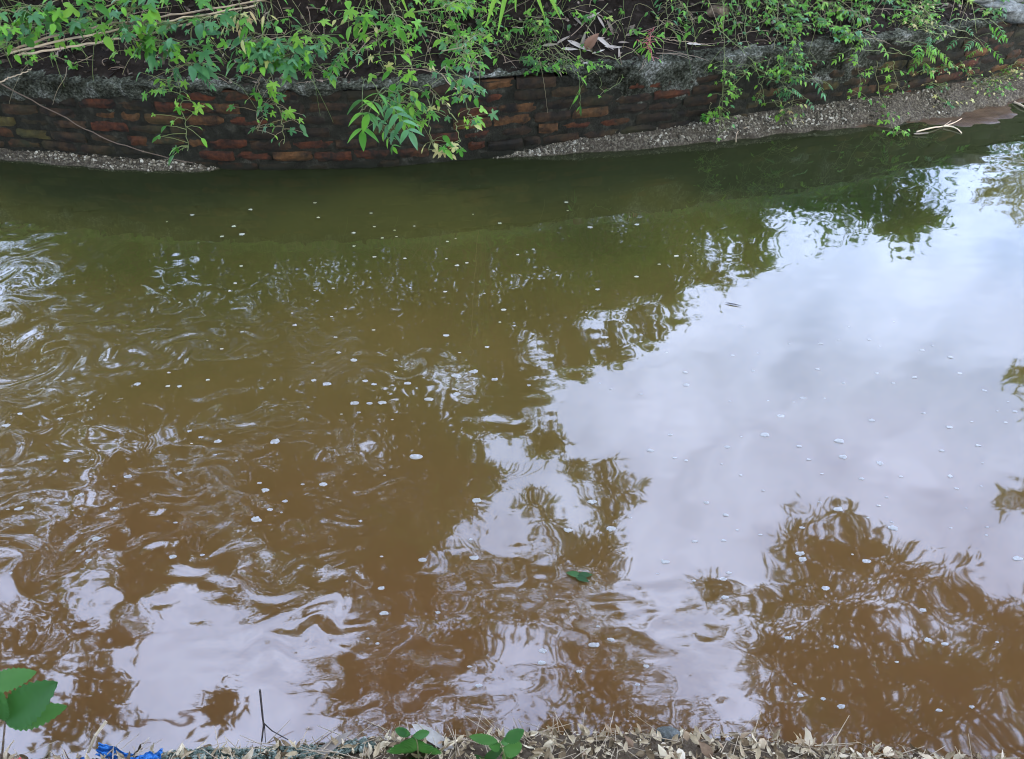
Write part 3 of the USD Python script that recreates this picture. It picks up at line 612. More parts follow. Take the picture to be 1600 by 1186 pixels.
C('hanging_creeper', 'creeper hanging down the left part of the wall almost to the water', 'creeper', [[(240, 60), (265, 95), (278, 135), (288, 190), (293, 236)], [(268, 125), (262, 140)]], 20, .044, [LG, BR], seed=4)
C('creeper', 'bushy creeper on the cap above the left hanging vine', 'creeper', [[(235, 65), (275, 70), (310, 75)], [(255, 45), (300, 30), (345, 20)], [(290, 100), (310, 105)]], 44, .062, [LG, LB, LB], seed=5)
C('compound_leaf_plant', 'small plant with one spray of bluish leaflets lying on the cap at left', 'plant', [[(275, 85), (298, 98)]], 3, .05, [LB], 'pinnate', seed=6, spread=.03)
C('creeper', 'pale wilting creeper with whitish leaves at the foot of the bank', 'creeper', [[(362, 40), (375, 25), (395, 22)], [(375, 25), (392, 60), (385, 95)]], 11, .05, [YE, LG, LG], seed=7)
C('creeper', 'broad creeper cluster on the cap left of the compound-leaved plants', 'creeper', [[(395, 75), (430, 70), (480, 78)], [(400, 95), (440, 90), (475, 70)], [(390, 60), (420, 65)]], 52, .066, [LG, LB, LB], seed=8)
C('hanging_creeper', 'creeper with round leaflets hanging over bricks below the broad cluster', 'creeper', [[(415, 105), (405, 130), (404, 165), (403, 205)], [(420, 110), (425, 150), (440, 180), (443, 225)]], 24, .044, [LG, BR, LB], seed=9)
C('creeper', 'green creeper on bare soil above the cap, left of the middle', 'creeper', [[(470, 45), (490, 55), (500, 62)], [(480, 105), (505, 100)]], 16, .058, [LG, BR], seed=10)
C('compound_leaf_plant', 'compound-leaved plant standing on the cap with drooping bluish sprays', 'plant', [[(515, 60), (535, 75), (542, 100)], [(520, 70), (508, 85)], [(540, 65), (560, 70)]], 6, .062, [LB, LB, LG], 'pinnate', seed=11, spread=.03, off=.07)
C('compound_leaf_plant', 'largest compound-leaved plant, leaning over the bricks to mid wall', 'plant', [[(565, 120), (590, 140), (600, 160)], [(600, 150), (575, 165), (560, 180)], [(600, 155), (585, 190), (575, 205)], [(590, 145), (630, 140), (655, 138)], [(605, 158), (615, 190), (618, 205)]], 12, .066, [LB, LG, LB], 'pinnate', seed=12, spread=.035, off=.10)
C('creeper', 'tall thin-stemmed creeper above the largest compound-leaved plant', 'creeper', [[(580, 10), (590, 60), (600, 115)], [(610, -5), (625, 60), (650, 115)], [(540, 0), (560, 40)], [(570, 40), (620, 55)]], 38, .055, [LG, LG, BR, LG, LG, YE], seed=13)
C('hanging_creeper', 'sparse creeper trailing over the wall right of the compound-leaved plants', 'creeper', [[(640, 110), (642, 160), (645, 215)], [(625, 160), (650, 165), (660, 172)], [(668, 130), (672, 180), (670, 235)]], 20, .052, [LG, BR, LG], seed=14)
C('hanging_creeper', 'withered creeper with cream leaves hanging to the waterline', 'creeper', [[(672, 140), (690, 160), (705, 172)], [(700, 170), (715, 200), (720, 240)], [(672, 215), (678, 225), (680, 238)]], 11, .050, [YE, YE, LG], seed=15)
C('creeper', 'creeper with pointed lobes dropping over the wall edge right of the withered one', 'creeper', [[(700, 105), (725, 125), (738, 140)], [(705, 120), (730, 165), (740, 188)], [(660, 105), (690, 115)]], 24, .058, [LG, LB, BR], seed=16)
C('creeper', 'dense creeper mat on the upper bank left of the bamboo leaves', 'creeper', [[(640, 20), (690, 15), (750, 20)], [(660, 45), (710, 55), (745, 45)], [(690, 80), (720, 75), (760, 60)], [(700, -5), (740, -10)]], 72, .050, [LG, BR, LG, LB], seed=17)
C('creeper', 'creeper with a single blue-green leaf just left of the bamboo blades', 'creeper', [[(715, 40), (722, 60), (735, 100)], [(735, 70), (765, 55)]], 20, .05, [LG, LB], seed=18)
C('fine_vine', 'tangle of hair-fine pale green vine right below the bamboo blades', 'vine', [[(800, 30), (830, 40), (860, 50), (840, 70)], [(810, 60), (840, 75), (880, 100), (870, 110)], [(820, 25), (850, 30), (825, 90)], [(860, 75), (885, 95), (875, 115)]], 90, .017, [BR, BR, LG], 'simple', seed=19, spread=.05)
C('creeper', 'dark creeper under the fine pale vine tangle at the wall edge', 'creeper', [[(825, 90), (845, 100), (860, 92)], [(838, 80), (842, 108)]], 24, .052, [LG, DK], seed=20)
C('hanging_creeper', 'long bare runner looping over the wall edge below the dry leaves', 'vine', [[(950, 5), (915, 50), (905, 80), (910, 130)], [(915, 70), (940, 88), (965, 90), (1010, 62), (1060, 15), (1100, 5)], [(960, 85), (972, 122), (945, 142), (937, 120)]], 9, .045, [LG, BR], seed=21, off=.06)
C('creeper', 'small bright creeper leaf cluster at the wall edge under the dry leaf pile', 'creeper', [[(905, 90), (930, 100), (938, 110)]], 9, .055, [BR, LG], seed=22)
C('hanging_creeper', 'single rough green leaf hanging on a thread against mid wall', 'creeper', [[(905, 110), (906, 150), (907, 172)]], 4, .055, [LG], 'narrow', seed=23, spread=.012)
C('red_stemmed_plant', 'narrow-leaved plant with a reddish stem at the top of the bare soil', 'plant', [[(1018, 80), (1016, 60), (1022, 42)], [(1015, 70), (995, 62)], [(1012, 72), (1022, 95)]], 17, .048, [BR, LG], 'narrow', seed=24, spread=.03, stem_mat='red_stem')
C('creeper', 'oval-leaved creeper hanging from above beside the tangle of vines', 'creeper', [[(1060, 0), (1075, 15), (1085, 35)], [(1040, -10), (1045, 40)]], 20, .05, [LG, LB], 'simple', seed=25)
C('vine_curtain', 'hanging curtain of long bare vine stems right of the dark soil', 'vine', [[(1128, -10), (1132, 60), (1130, 110), (1128, 175), (1120, 225)], [(1142, -10), (1148, 50), (1180, 110)], [(1175, -10), (1165, 50), (1185, 120), (1195, 160)], [(1215, 0), (1212, 60), (1195, 120), (1180, 160)], [(1100, 30), (1140, 60), (1190, 110), (1230, 130)], [(1120, 40), (1180, 25), (1210, 45)], [(1100, 5), (1135, 10), (1160, 60)], [(1170, 110), (1150, 130), (1125, 165), (1137, 205)], [(1200, 20), (1230, 60), (1225, 130)]], 46, .036, [LG, BR, LB], seed=26, off=.08)
C('hanging_creeper', 'leafy creeper on the vertical stem at the left of the vine curtain', 'creeper', [[(1132, 90), (1130, 135), (1122, 170), (1112, 185)], [(1150, 105), (1145, 145)], [(1110, 160), (1108, 180), (1116, 184)]], 22, .045, [LG, BR], seed=27, off=.07)
C('creeper', 'bright leafy vine cascading down the right of the vine curtain', 'creeper', [[(1220, -5), (1230, 30), (1240, 60), (1245, 100)], [(1225, 80), (1240, 105), (1265, 95)], [(1215, 95), (1230, 118), (1250, 120)], [(1240, 0), (1255, 45)]], 74, .040, [BR, LG, BR, LB], seed=28, off=.09)
C('compound_leaf_plant', 'pale blue-green compound sprays jutting out right of the vine curtain', 'plant', [[(1235, 120), (1265, 122), (1290, 130)], [(1225, 135), (1240, 145), (1255, 150)], [(1215, 140), (1220, 165)]], 9, .045, [LB, LB], 'pinnate', seed=29, spread=.03, off=.10)
C('creeper', 'low creeper hanging onto the gravel below the vine curtain', 'creeper', [[(1205, 155), (1225, 180), (1228, 195)], [(1240, 150), (1235, 175)]], 13, .042, [LG, BR, YE], seed=30)
C('creeper', 'dense leafy mass on the upper bank right of the vine curtain', 'creeper', [[(1280, 0), (1320, 15), (1360, 30)], [(1270, 25), (1310, 45), (1340, 60)], [(1300, -15), (1350, -10), (1390, 0)], [(1310, 60), (1345, 45)]], 80, .052, [LG, BR, LB], seed=31, off=.07)
C('compound_leaf_plant', 'bright yellow-green compound-leaved plant hanging over the right part of the wall', 'plant', [[(1330, 75), (1370, 80), (1410, 85)], [(1390, 75), (1425, 90), (1440, 100)], [(1400, 65), (1450, 75), (1465, 85)], [(1350, 60), (1385, 65)]], 17, .046, [BR, LG, BR], 'pinnate', seed=32, spread=.03, off=.09)
C('hanging_creeper', 'creeper with two long stems reaching the gravel at the right', 'creeper', [[(1335, 85), (1342, 110), (1340, 155)], [(1370, 95), (1372, 140), (1385, 170), (1403, 212)], [(1395, 95), (1400, 125), (1405, 140)]], 24, .045, [LG, BR], seed=33, off=.07)
C('creeper', 'thin dry-stemmed creeper along the right edge of the upper bank', 'creeper', [[(1420, -5), (1430, 30), (1470, 45)], [(1440, 0), (1455, 40)], [(1400, 20), (1450, 50)]], 46, .036, [LG, BR, YE], seed=34, off=.06)
C('ferny_plant', 'feathery bluish plant drooping over the wall near the top right', 'plant', [[(1470, 40), (1510, 50), (1540, 75)], [(1490, 30), (1540, 30), (1560, 40)], [(1450, 50), (1480, 55), (1515, 60)]], 15, .040, [LB, LG], 'pinnate', seed=35, spread=.03, off=.08)
C('creeper', 'small pale creeper spread over bricks at the right part of the wall', 'creeper', [[(1440, 110), (1470, 105), (1490, 100)], [(1450, 130), (1480, 135)], [(1500, 95), (1520, 125)]], 34, .032, [LG, YE, LB], seed=36, off=.03)
C('creeper', 'scrubby green creeper at the foot of the wall at the far right', 'creeper', [[(1510, 140), (1550, 125), (1600, 110)], [(1540, 145), (1570, 135)], [(1590, 95), (1570, 110)]], 50, .032, [LG, YE, LG], seed=37, off=.03)
C('creeper', 'two-leaved sprig on dark mud left of the floating sticks', 'creeper', [[(1465, 150), (1475, 160), (1495, 160)]], 8, .042, [LB, YE], seed=38, off=.03)
C('creeper', 'creeper at the very top right beside the pale rubble', 'creeper', [[(1560, 5), (1590, 12), (1620, 20)], [(1540, 20), (1555, 10)]], 20, .045, [LG, DK], seed=39)
C('tall_grass', 'tuft of thin green grass stems standing upright at the upper left', 'grass tuft', [[(392, 75), (398, 30), (402, -10)], [(380, 70), (378, 20), (370, -10)], [(402, 70), (420, 30), (425, 0)]], 10, .05, [LG, YE], 'narrow', seed=40)

# bright bamboo shoot from the far bank arching over, blades hanging into the top of the view
def at_depth(px, py, dep): return np.array([0, 0, CAM_H]) + ray(px, py) * dep
bam = thing('bamboo_shoot', 'arching bamboo shoot whose yellow-green blades hang into the top centre', 'bamboo', (-1.6, 9.5, 1.85))
tip = at_depth(815, -110, 3.0)
culm = spline(np.array([[-1.6, 9.5, 1.8], [-1.55, 8.8, 4.2], [-1.05, 6.9, 4.7], [-.5, 5.0, 3.5], tip]), 22)
part('culm', tube(culm, .008, .0025, 6), M['stem'], bam, True)
for (sx, sy), (ex, ey), wd in [((790, -60), (761, 37), .020), ((800, -62), (779, 49), .019), ((806, -50), (806, 15), .014), ((815, -70), (853, 27), .018), ((830, -60), (877, 27), .017), ((600, -70), (640, 24), .014), ((780, -80), (700, -20), .016), ((770, -90), (735, -15), .015), ((840, -90), (905, -20), .015)]:
    a, b = at_depth(sx, sy, 3.0 + rnd.uniform(-.06, .06)), at_depth(ex, ey, 3.0 + rnd.uniform(-.06, .06)); d = b - a
    part('blade', place(leaf_ellipse(np.linalg.norm(d) * 1.02, wd, .3, .06, n=8), a, d, [.2, -.8, .6]), M[BR], bam, True)
    part('twig', tube(spline(np.array([culm[-3], (culm[-3] + a) / 2 + [0, 0, .01], a]), 4), .0016, .0010, 3), M['stem'], bam)

# dry canes, long dry stem across the wall
for k, (pts, lab) in enumerate([([(15, 80), (130, 45), (260, 25), (420, -2)], 'upper of the three long dry canes lying on the bank at upper left'),
                                ([(12, 84), (150, 52), (270, 32), (400, 8)], 'middle of the three long dry canes lying on the bank at upper left'),
                                ([(22, 88), (140, 68), (230, 52), (330, 25)], 'lowest of the three long dry canes lying on the bank at upper left'),
                                ([(-10, 132), (50, 108)], 'short dry stem leaning on the lime cap at the left edge'),
                                ([(-8, 126), (75, 170), (160, 214), (235, 240), (303, 255)], 'long thin dry stem slanting across the left bricks down to the water'),
                                ([(800, 42), (840, 45), (895, 44)], 'straight dry stem lying below the pale vine tangle'),
                                ([(1040, 62), (1080, 66), (1110, 71)], 'short pale stick lying on dark soil right of the red-stemmed plant'),
                                ([(690, 115), (740, 92), (770, 82)], 'grey forked dry stick leaning on the bank above the wall middle')]):
    P3 = np.array([hit(*q, .035) for q in pts]); t = thing('dry_cane', lab, 'cane', P3[0]); c = spline(P3, 24) + rg.normal(0, .0015, (24, 3))
    part('cane', tube(c, .0036 if k < 3 else .0021, .0026 if k < 3 else .0014, 5), M['pale_cane' if k != 4 else 'brown_stem'], t, True)
    for i in (5, 11, 17): part('node', tube([c[i] - (c[i + 1] - c[i]) * .03, c[i] + (c[i + 1] - c[i]) * .03], .0052 if k < 3 else .0026, None, 6), M['brown_stem'], t)
# pile of dry bamboo leaves
blades = [(905, 72, -35, .15), (945, 68, -50, .13), (958, 74, -12, .10), (930, 60, 12, .12), (912, 62, 80, .10), (925, 66, 120, .09), (880, 62, 40, .09), (890, 77, -8, .10), (955, 45, -70, .11), (968, 85, -85, .08), (900, 30, -60, .12), (872, 108, -65, .09), (925, 25, 35, .10), (940, 35, -65, .09), (985, 52, 40, .07), (860, 70, 10, .10), (890, 48, 20, .11), (935, 80, 30, .08), (975, 65, 10, .07), (1085, 68, 0, .09), (920, 98, 5, .07), (870, 20, 60, .08)]
for k, (px, py, ang, L) in enumerate(blades):
    a = hit(px, py, .03); th = math.radians(ang); d = np.array([math.cos(th), .35 * math.sin(th), .55 * math.sin(th)])
    lab = ('long' if L > .105 else 'short') + ' dry bamboo leaf ' + ('lying level' if abs(ang) < 20 else 'standing steeply' if 60 < abs(ang) < 110 else 'sloping down to the right' if ang < 0 else 'sloping up to the right') + (' at the left of' if px < 900 else ' in the middle of' if px < 940 else ' at the right of') + ' the pile'
    V, F = place(leaf_ellipse(L, L * .17, rnd.uniform(.1, .6), rnd.uniform(-.3, .4), n=7), a - unit(d) * L / 2, d, unit([rnd.gauss(0, .4), -.7, .7]))
    tag(obj('dry_leaf', (V, F), M['dead_grey'], smooth=True), lab, 'dead leaf', lab.replace('leaf', 'leaves'))
cup = leaf_ellipse(.11, .06, .9, .5, n=7); V, F = place(cup, hit(915, 78, .03), [.5, .1, .75], [-.3, -.9, .3])
tag(obj('dry_leaf', (V, F), M['rust_leaf'], smooth=True), 'curled rust-brown leaf in the middle of the grey bamboo leaf pile', 'dead leaf')
# a brown stone and pale rubble on the upper bank
def stone(name, label, c, r, sq, m, seed, cat='stone'):
    s = trimesh.creation.icosphere(3, 1.0); v = np.array(s.vertices); v = v * (1 + (meshkit.fbm(v * 1.6 + seed, 4, seed)[:, None] - .5) * .7) * np.array(sq) * r
    return tag(obj(name, (v + c, np.array(s.faces)), M[m], smooth=True), label, cat)
stone('stone', 'brown stone half hidden behind the vine curtain at the top', hit(1118, 22, 0), .075, (1.2, .8, .6), 'near_soil', 3)
for k, (px, py, r, lab) in enumerate([(1560, 8, .12, 'pale rubble stone at the top right, nearest the ferny plant'), (1590, 18, .14, 'pale rubble stone at the right edge, above the wall top'), (1585, -8, .15, 'pale rubble stone at the top right corner of the bank'), (1525, -6, .10, 'small pale rubble stone at the top, left of the other rubble')]):
    stone('rubble_stone', lab, hit(px, py, 0), r, (1.5, 1, .35), 'rubber_stone', 10 + k)
# sticks and floating bits in the shallows at the right
for k, (pts, r, m, lab) in enumerate([([(1432, 206), (1455, 201), (1475, 196), (1490, 192), (1502, 186)], .005, 'pale_cane', 'pale crooked stick lying in the shallows below the right bank'),
                                      ([(1475, 197), (1490, 200), (1503, 207)], .005, 'dead_leaf', 'short brown branch end beside the pale crooked stick'),
                                      ([(1428, 209), (1450, 209)], .005, 'dead_grey', 'short light chip floating just below the pale crooked stick'),
                                      ([(1452, 177), (1475, 178), (1500, 181)], .005, 'dead_grey', 'grey twig lying along the muddy waterline at the right'),
                                      ([(1585, 160), (1600, 168), (1615, 175)], .008, 'pale_cane', 'pale stick at the right edge of the muddy waterline'),
                                      ([(1150, 222), (1152, 208), (1168, 198)], .003, 'pale_cane', 'small bent twig lying on the gravel below the vine curtain')]):
    P3 = np.array([atz(*q, .008 if k != 5 else .03) for q in pts]) if k != 5 else np.array([hit(*q, .012) for q in pts])
    P3[:, 2] += np.sin(np.arange(len(P3)) * 2.1) * .006
    t = thing('stick', lab, 'stick', P3[0]); c = spline(P3, 12); part('stick_wood', tube(c, r, r * .6, 6, .15), M[m], t, True)
    if len(pts) > 3: part('side_twig', tube([c[6], c[6] + [.05, .02, .03]], .003, .0015, 5), M[m], t)


# ------------------------------------------------------------------ trees whose crowns the water mirrors, then unseen ones added for shade
def tree(name, label, base, lobes, leaf=.10, dens=1.0, mat='tree_leaf', trunk_r=.14, seed=0, slim=.42, cat='tree', fork=None, group=None):
    rg = np.random.default_rng(3000 + seed); base = np.array(base, float)
    t = thing(name, label, cat, base, group)
    lob = np.array(lobes, float); top = lob[:, :3].mean(0)
    fork = np.array(fork if fork is not None else base + (top - base) * [.35, .35, .62], float)
    tr = spline(np.array([base - [0, 0, .15], base + (fork - base) * [.25, .25, .5], fork]), 9); part('trunk', tube(tr, trunk_r, trunk_r * .6, 9, .06), M['bark'], t, True)
    leaves_p, leaves_d, leaves_u, leaves_s, limbs = [], [], [], [], MB()
    for (lx, ly, lz, r) in lob:
        c = np.array([lx, ly, lz]); src = fork; r0 = trunk_r * .28 * min(1, r + .3)
        if r < .48:                                                 # small outer sprays hang on the nearest larger clump
            big = lob[lob[:, 3] > r + .04]
            if len(big): src = big[np.argmin(np.linalg.norm(big[:, :3] - c, axis=1)), :3]; r0 = .012
        mid = src + (c - src) * .5 + rg.normal(0, .08, 3) + [0, 0, -.06]
        l = spline(np.array([src, mid, c]), 7); limbs.add(*tube(l, r0, .008, 5))
        nt = max(8, int(52 * r * r * dens) + 8)
        for k in range(nt):                                          # twigs with sprays of leaves, reaching past the lobe's rim
            d = unit(rg.normal(0, 1, 3) * [1, 1, .6]); tip = c + d * r * (.45 + .95 * rg.random() ** 1.4)
            st = c + d * r * .15 + rg.normal(0, .05, 3); limbs.add(*tube(spline(np.array([st, (st + tip) / 2 + rg.normal(0, .05, 3), tip]), 3), .006, .003, 3))
            nl = int(rg.integers(16, 30))
            u = rg.uniform(.25, 1.05, nl)[:, None]; pos = st + (tip - st) * u + rg.normal(0, .055 + .05 * min(r, 1), (nl, 3))
            leaves_p.append(pos); leaves_d.append(d * .8 + rg.normal(0, .7, (nl, 3)) + [0, 0, -.3]); leaves_u.append(rg.normal(0, .55, (nl, 3)) + [0, 0, 1]); leaves_s.append(leaf * rg.uniform(.6, 1.3, nl))
    p, d, u, s = np.vstack(leaves_p), np.vstack(leaves_d), np.vstack(leaves_u), np.concatenate(leaves_s)
    d /= np.linalg.norm(d, axis=1)[:, None]; u -= d * (u * d).sum(1)[:, None]; u /= np.linalg.norm(u, axis=1)[:, None] + 1e-9; b = np.cross(u, d)
    w = (s * slim * .5)[:, None]; s = s[:, None]
    V = np.stack([p, p + d * s * .45 - b * w + u * w * .35, p + d * s - u * s * .15, p + d * s * .45 + b * w + u * w * .35], 1).reshape(-1, 3)
    i = (np.arange(len(p)) * 4)[:, None]; F = np.vstack([i + [0, 1, 2], i + [0, 2, 3]])
    part('limbs', limbs, M['bark'], t, True)
    tag(part('crown', (V, F, np.repeat(rg.random(len(p)), 4)), M[mat], t), None, None, None, 'stuff')
    return t
A = [(-9.21,10.75,4,1.45),(-7.54,11.14,4,1.49),(-5.43,10.75,4,1.36),(-3.58,10.53,4.2,1.35),(-8.42,8.77,5,1.1),(-6.3,9.36,5,1.1),(-4.25,8.77,5,1.15),(-2.84,8.84,4.6,1.1),(-6.09,6.92,5.5,.8),(-4.56,6.69,5.6,.8),(-3.09,6.83,5.4,.85),(-2.21,7.68,5.2,.9),(-7.23,6.3,5.5,.8),(-5.53,7.68,5.2,.7),(-3.88,7.56,5.2,.76),(-3.6,5.89,5.6,.42),(-5.18,5.8,5.6,.5),(-6.9,8.0,5.0,1.0),(-4.9,7.9,4.9,1.0),(-3.2,8.0,4.9,1.0),(-6.3,6.0,5.5,.6),(-4.4,6.1,5.5,.6),(-2.7,6.3,5.5,.6),(-7.9,5.6,5.3,.8),(-8.5,7.2,5.2,.9),(-4.2,5.75,5.6,.42),(-2.75,5.85,5.5,.42),(-2.3,5.5,5.6,.35),(-4.02,5.37,5.5,0.29),(-3.32,5.30,5.4,0.25),(-5.44,5.35,5.6,0.28),(-2.63,5.03,5.5,0.17),(-4.25,4.99,5.5,0.16)]
B = [(-1.92,10.33,4.3,1.3),(-.39,10.47,4.5,1.25),(.94,9.99,4.3,.95),(-.74,9.06,5,.92),(.46,9.25,4.8,.75),(-1.61,8.81,4.8,1.05),(-1.27,7.54,5.3,.64),(-1.53,6.6,5.5,.72),(-.67,7.12,5.6,.38),(-2.08,6.48,5.6,.56),(1.38,9.37,4.6,.4),(2.23,9.92,4.2,.68),(1.82,9.49,4.3,.52),(3.06,10.23,3.8,.68),(.26,7.94,5.1,.3),(.89,8.49,5,.25),(-1.1,6.1,5.7,.5),(-.75,6.65,5.6,.42),(-1.3,5.6,5.8,.4),(-0.08,7.56,5.2,0.35),(0.41,7.19,5.3,0.25),(-0.79,6.30,5.5,0.35),(-0.32,6.73,5.4,0.21),(-1.22,5.68,5.7,0.30),(-0.18,8.37,4.9,0.58),(-0.51,7.68,5.2,0.44),(-0.91,7.17,5.4,0.46),(0.71,8.67,4.8,0.41),(0.17,7.96,5.0,0.31),(-1.53,5.78,5.7,0.38),(-1.98,5.80,5.6,0.34),(1.75,8.63,4.6,0.19),(2.21,8.94,4.4,0.21),(2.73,9.17,4.1,0.21),(3.25,9.30,3.9,0.19),(1.34,8.34,4.7,0.21),(1.99,9.32,4.4,0.36)]
C = [(3.77,10.43,3.4,.73),(4.62,10.43,3.5,.65),(5.41,10.24,3.6,.6),(5.59,9.72,3.6,.4),(5.23,9.47,3.6,.24),(4.19,11.03,3,.84),(5.59,11.03,3,.84),(3.35,9.55,3.7,.3)]
C2 = [(6.99,11.3,2.7,.76),(8.1,11.2,2.6,.74),(6.4,11.9,2.7,.8),(9.3,11.6,2.5,.8)]
Yl = [(7.87,11.65,4.0,0.35),(8.39,11.70,4.2,0.41),(7.72,11.70,4.2,0.21),(8.19,11.54,4.4,0.23),(8.64,11.75,4.0,0.51),(7.87,11.37,3.6,0.39)]
N = [(-1.22,4.03,6,.6),(-1.67,4.31,6,.4),(-.7,4.46,6,.42),(-.31,5.31,6.2,.36),(-1.21,5.35,6,.4),(.71,4.54,6,.44),(1.22,4.89,6.2,.28),(1.08,3.96,6,.55),(1.64,3.69,6,.42),(.51,3.43,6,.5),(-.51,3.43,6,.58),(1.01,5.94,5.8,.33),(1.3,6.69,5.6,.22),(.83,6.9,5.6,.16),(.61,5.35,6,.36),(.23,5.8,6,.25),(0,2.6,6,.7),(-1.2,2.6,6,.7),(1.2,2.6,6,.7),(0.40,6.44,5.8,0.24),(0.63,5.92,5.9,0.33),(1.16,5.62,6.0,0.28),(0.00,5.62,6.0,0.32),(-0.47,5.80,6.0,0.23),(1.13,6.44,5.8,0.15),(-1.47,5.01,6.0,0.34),(-1.76,5.40,5.8,0.28),(-0.83,5.35,6.0,0.27),(-0.43,4.69,6.0,0.24),(-1.74,4.10,6.0,0.27),(-1.13,4.54,6.0,0.28),(0.22,5.10,6.0,0.22)]
D = [(4.3,6.29,6,.33),(3.65,5.99,6,.5),(4.54,5.8,6,.45),(3.18,5.35,6,.42),(3.81,5.18,6,.7),(4.87,5.44,6,.3),(5.34,5.1,6,.42),(5.89,5.01,6,.52),(2.87,4.39,6,.48),(3.64,4.17,6,.75),(4.65,4.31,6,.64),(5.42,4.03,6,.75),(2.68,3.62,6,.42),(4.01,3.49,6,.7),(2.34,5.35,6,.16),(7.4,8.65,5.5,.22),(7.44,7.99,5.5,.4),(6.6,6.6,5.8,.3),(4.6,2.6,6,.8),(3.2,2.4,6,.7),(4.2,4.6,7.4,.9),(5.4,5.0,7.6,.9),(6.6,4.6,7.2,.9),(4.8,3.4,7.6,.9),(6.2,3.4,7.4,.9),(7.4,5.6,7.0,.8)]  # highest lobes added to shade the far bank
E_ = [(-3.32,3,4,.19),(-3.89,3.27,4,.22),(-4.58,3.38,4,.35),(-3.49,3.85,4.4,.11),(-4.31,4.17,4.5,.10),(-5.2,3.0,4.2,.5),(-4.21,3.67,4.2,0.19),(-4.65,3.67,4.2,0.34),(-3.88,3.88,4.3,0.12),(-3.42,3.27,4.0,0.12),(-4.01,3.05,4.0,0.21),(-3.48,2.89,4.0,0.13),(-2.35,3.00,4.0,0.07)]
tree('broadleaf_tree', 'wide dark broadleaf tree on the far bank, mirrored at the left of the water', (-5.2, 10.2, 1.9), A, .12, 2.1, seed=1, trunk_r=.22)
tree('broadleaf_tree', 'leaning broadleaf tree on the far bank, mirrored in the middle of the water', (-.6, 10.4, 1.95), B, .11, 2.8, seed=2, trunk_r=.18)
tree('broadleaf_tree', 'small round green tree on the far bank, mirrored at the upper right of the water', (4.6, 11.2, 1.9), C, .12, 2.0, seed=3, trunk_r=.10)
tree('bush', 'low green bush on the far bank, mirrored at the right edge of the water', (7.6, 12.0, 1.9), C2, .11, 2.0, seed=4, trunk_r=.07, cat='bush')
tree('yellow_tree', 'tree with painted yellow sunlight beyond the canal bend, mirrored at the right edge of the water', (8.0, 11.9, 2.0), Yl, .08, 1.1, 'tree_leaf_sun_tint', seed=5, trunk_r=.07)
tree('feathery_tree', 'feathery tree leaning over the near bank, mirrored at the bottom centre of the water', (-1.9, -1.6, .75), N, .12, 2.0, seed=6, trunk_r=.15, slim=.26, fork=(-1.0, .6, 4.6))
tree('feathery_tree', 'spiky-leaved tree over the near bank, mirrored at the lower right of the water', (5.8, -.8, .7), D, .16, 1.35, seed=7, trunk_r=.16, slim=.2, fork=(5.0, 1.6, 4.6))
tree('sapling', 'thin sapling on the near bank, mirrored at the bottom left of the water', (-5.6, .6, .3), E_, .09, 1.0, seed=8, trunk_r=.04, fork=(-5.0, 2.4, 3.2))
rg = np.random.default_rng(77)
U = [(x_ + rg.uniform(-.4, .4), float(wall_y(x_)) + rg.uniform(3.4, 4.6), 2.6 + rg.uniform(0, .7), rg.uniform(.75, 1.0)) for x_ in np.arange(-8, 6.5, 1.1)]
for k in range(0, len(U), 3):
    g_ = U[k:k + 3]
    tree('bush', ['dense bush on the far bank behind the left end of the wall', 'dense bush on the far bank left of the compound-leaved plant', 'dense bush on the far bank behind the bamboo leaves', 'dense bush on the far bank behind the pile of dry leaves', 'dense bush on the far bank behind the hanging vine tangle'][min(k // 3, 4)],
         (g_[0][0], g_[0][1], 1.8), g_, .10, 2.2, seed=20 + k, trunk_r=.05, cat='bush')
for k, (bx_, by_, zlo, zhi, ylo, yhi, lab) in enumerate([  # unseen trees added to cut the light reaching wall and far bank
        (-7.5, -3.5, 2.4, 8.0, -1.0, 5.6, 'added shade tree behind the viewer at the left end of the near bank'),
        (-2.5, -5.0, 2.6, 8.5, -1.0, 7.4, 'added shade tree behind the viewer, left of the middle of the near bank'),
        (2.8, -5.2, 2.6, 8.5, -1.0, 7.4, 'added shade tree behind the viewer, right of the middle of the near bank'),
        (8.0, -4.0, 2.4, 8.0, -1.0, 5.8, 'added shade tree behind the viewer at the right end of the near bank'),
        (-12.0, 2.2, 2.4, 7.0, -2.0, 3.0, 'added shade tree closing the canal beyond the left of the view')]):
    L = []
    for q in range(24):
        yy_ = by_ + rg.uniform(ylo, yhi); z_ = rg.uniform(zlo, zhi) if yy_ < -1.5 or k == 4 else rg.uniform(7.4, 8.8)
        L.append((bx_ + rg.uniform(-2.8, 2.8), yy_, z_, rg.uniform(.9, 1.4)))
    tree('shade_tree', lab, (bx_, by_, .9), L, .24, .85, seed=40 + k, trunk_r=.25)

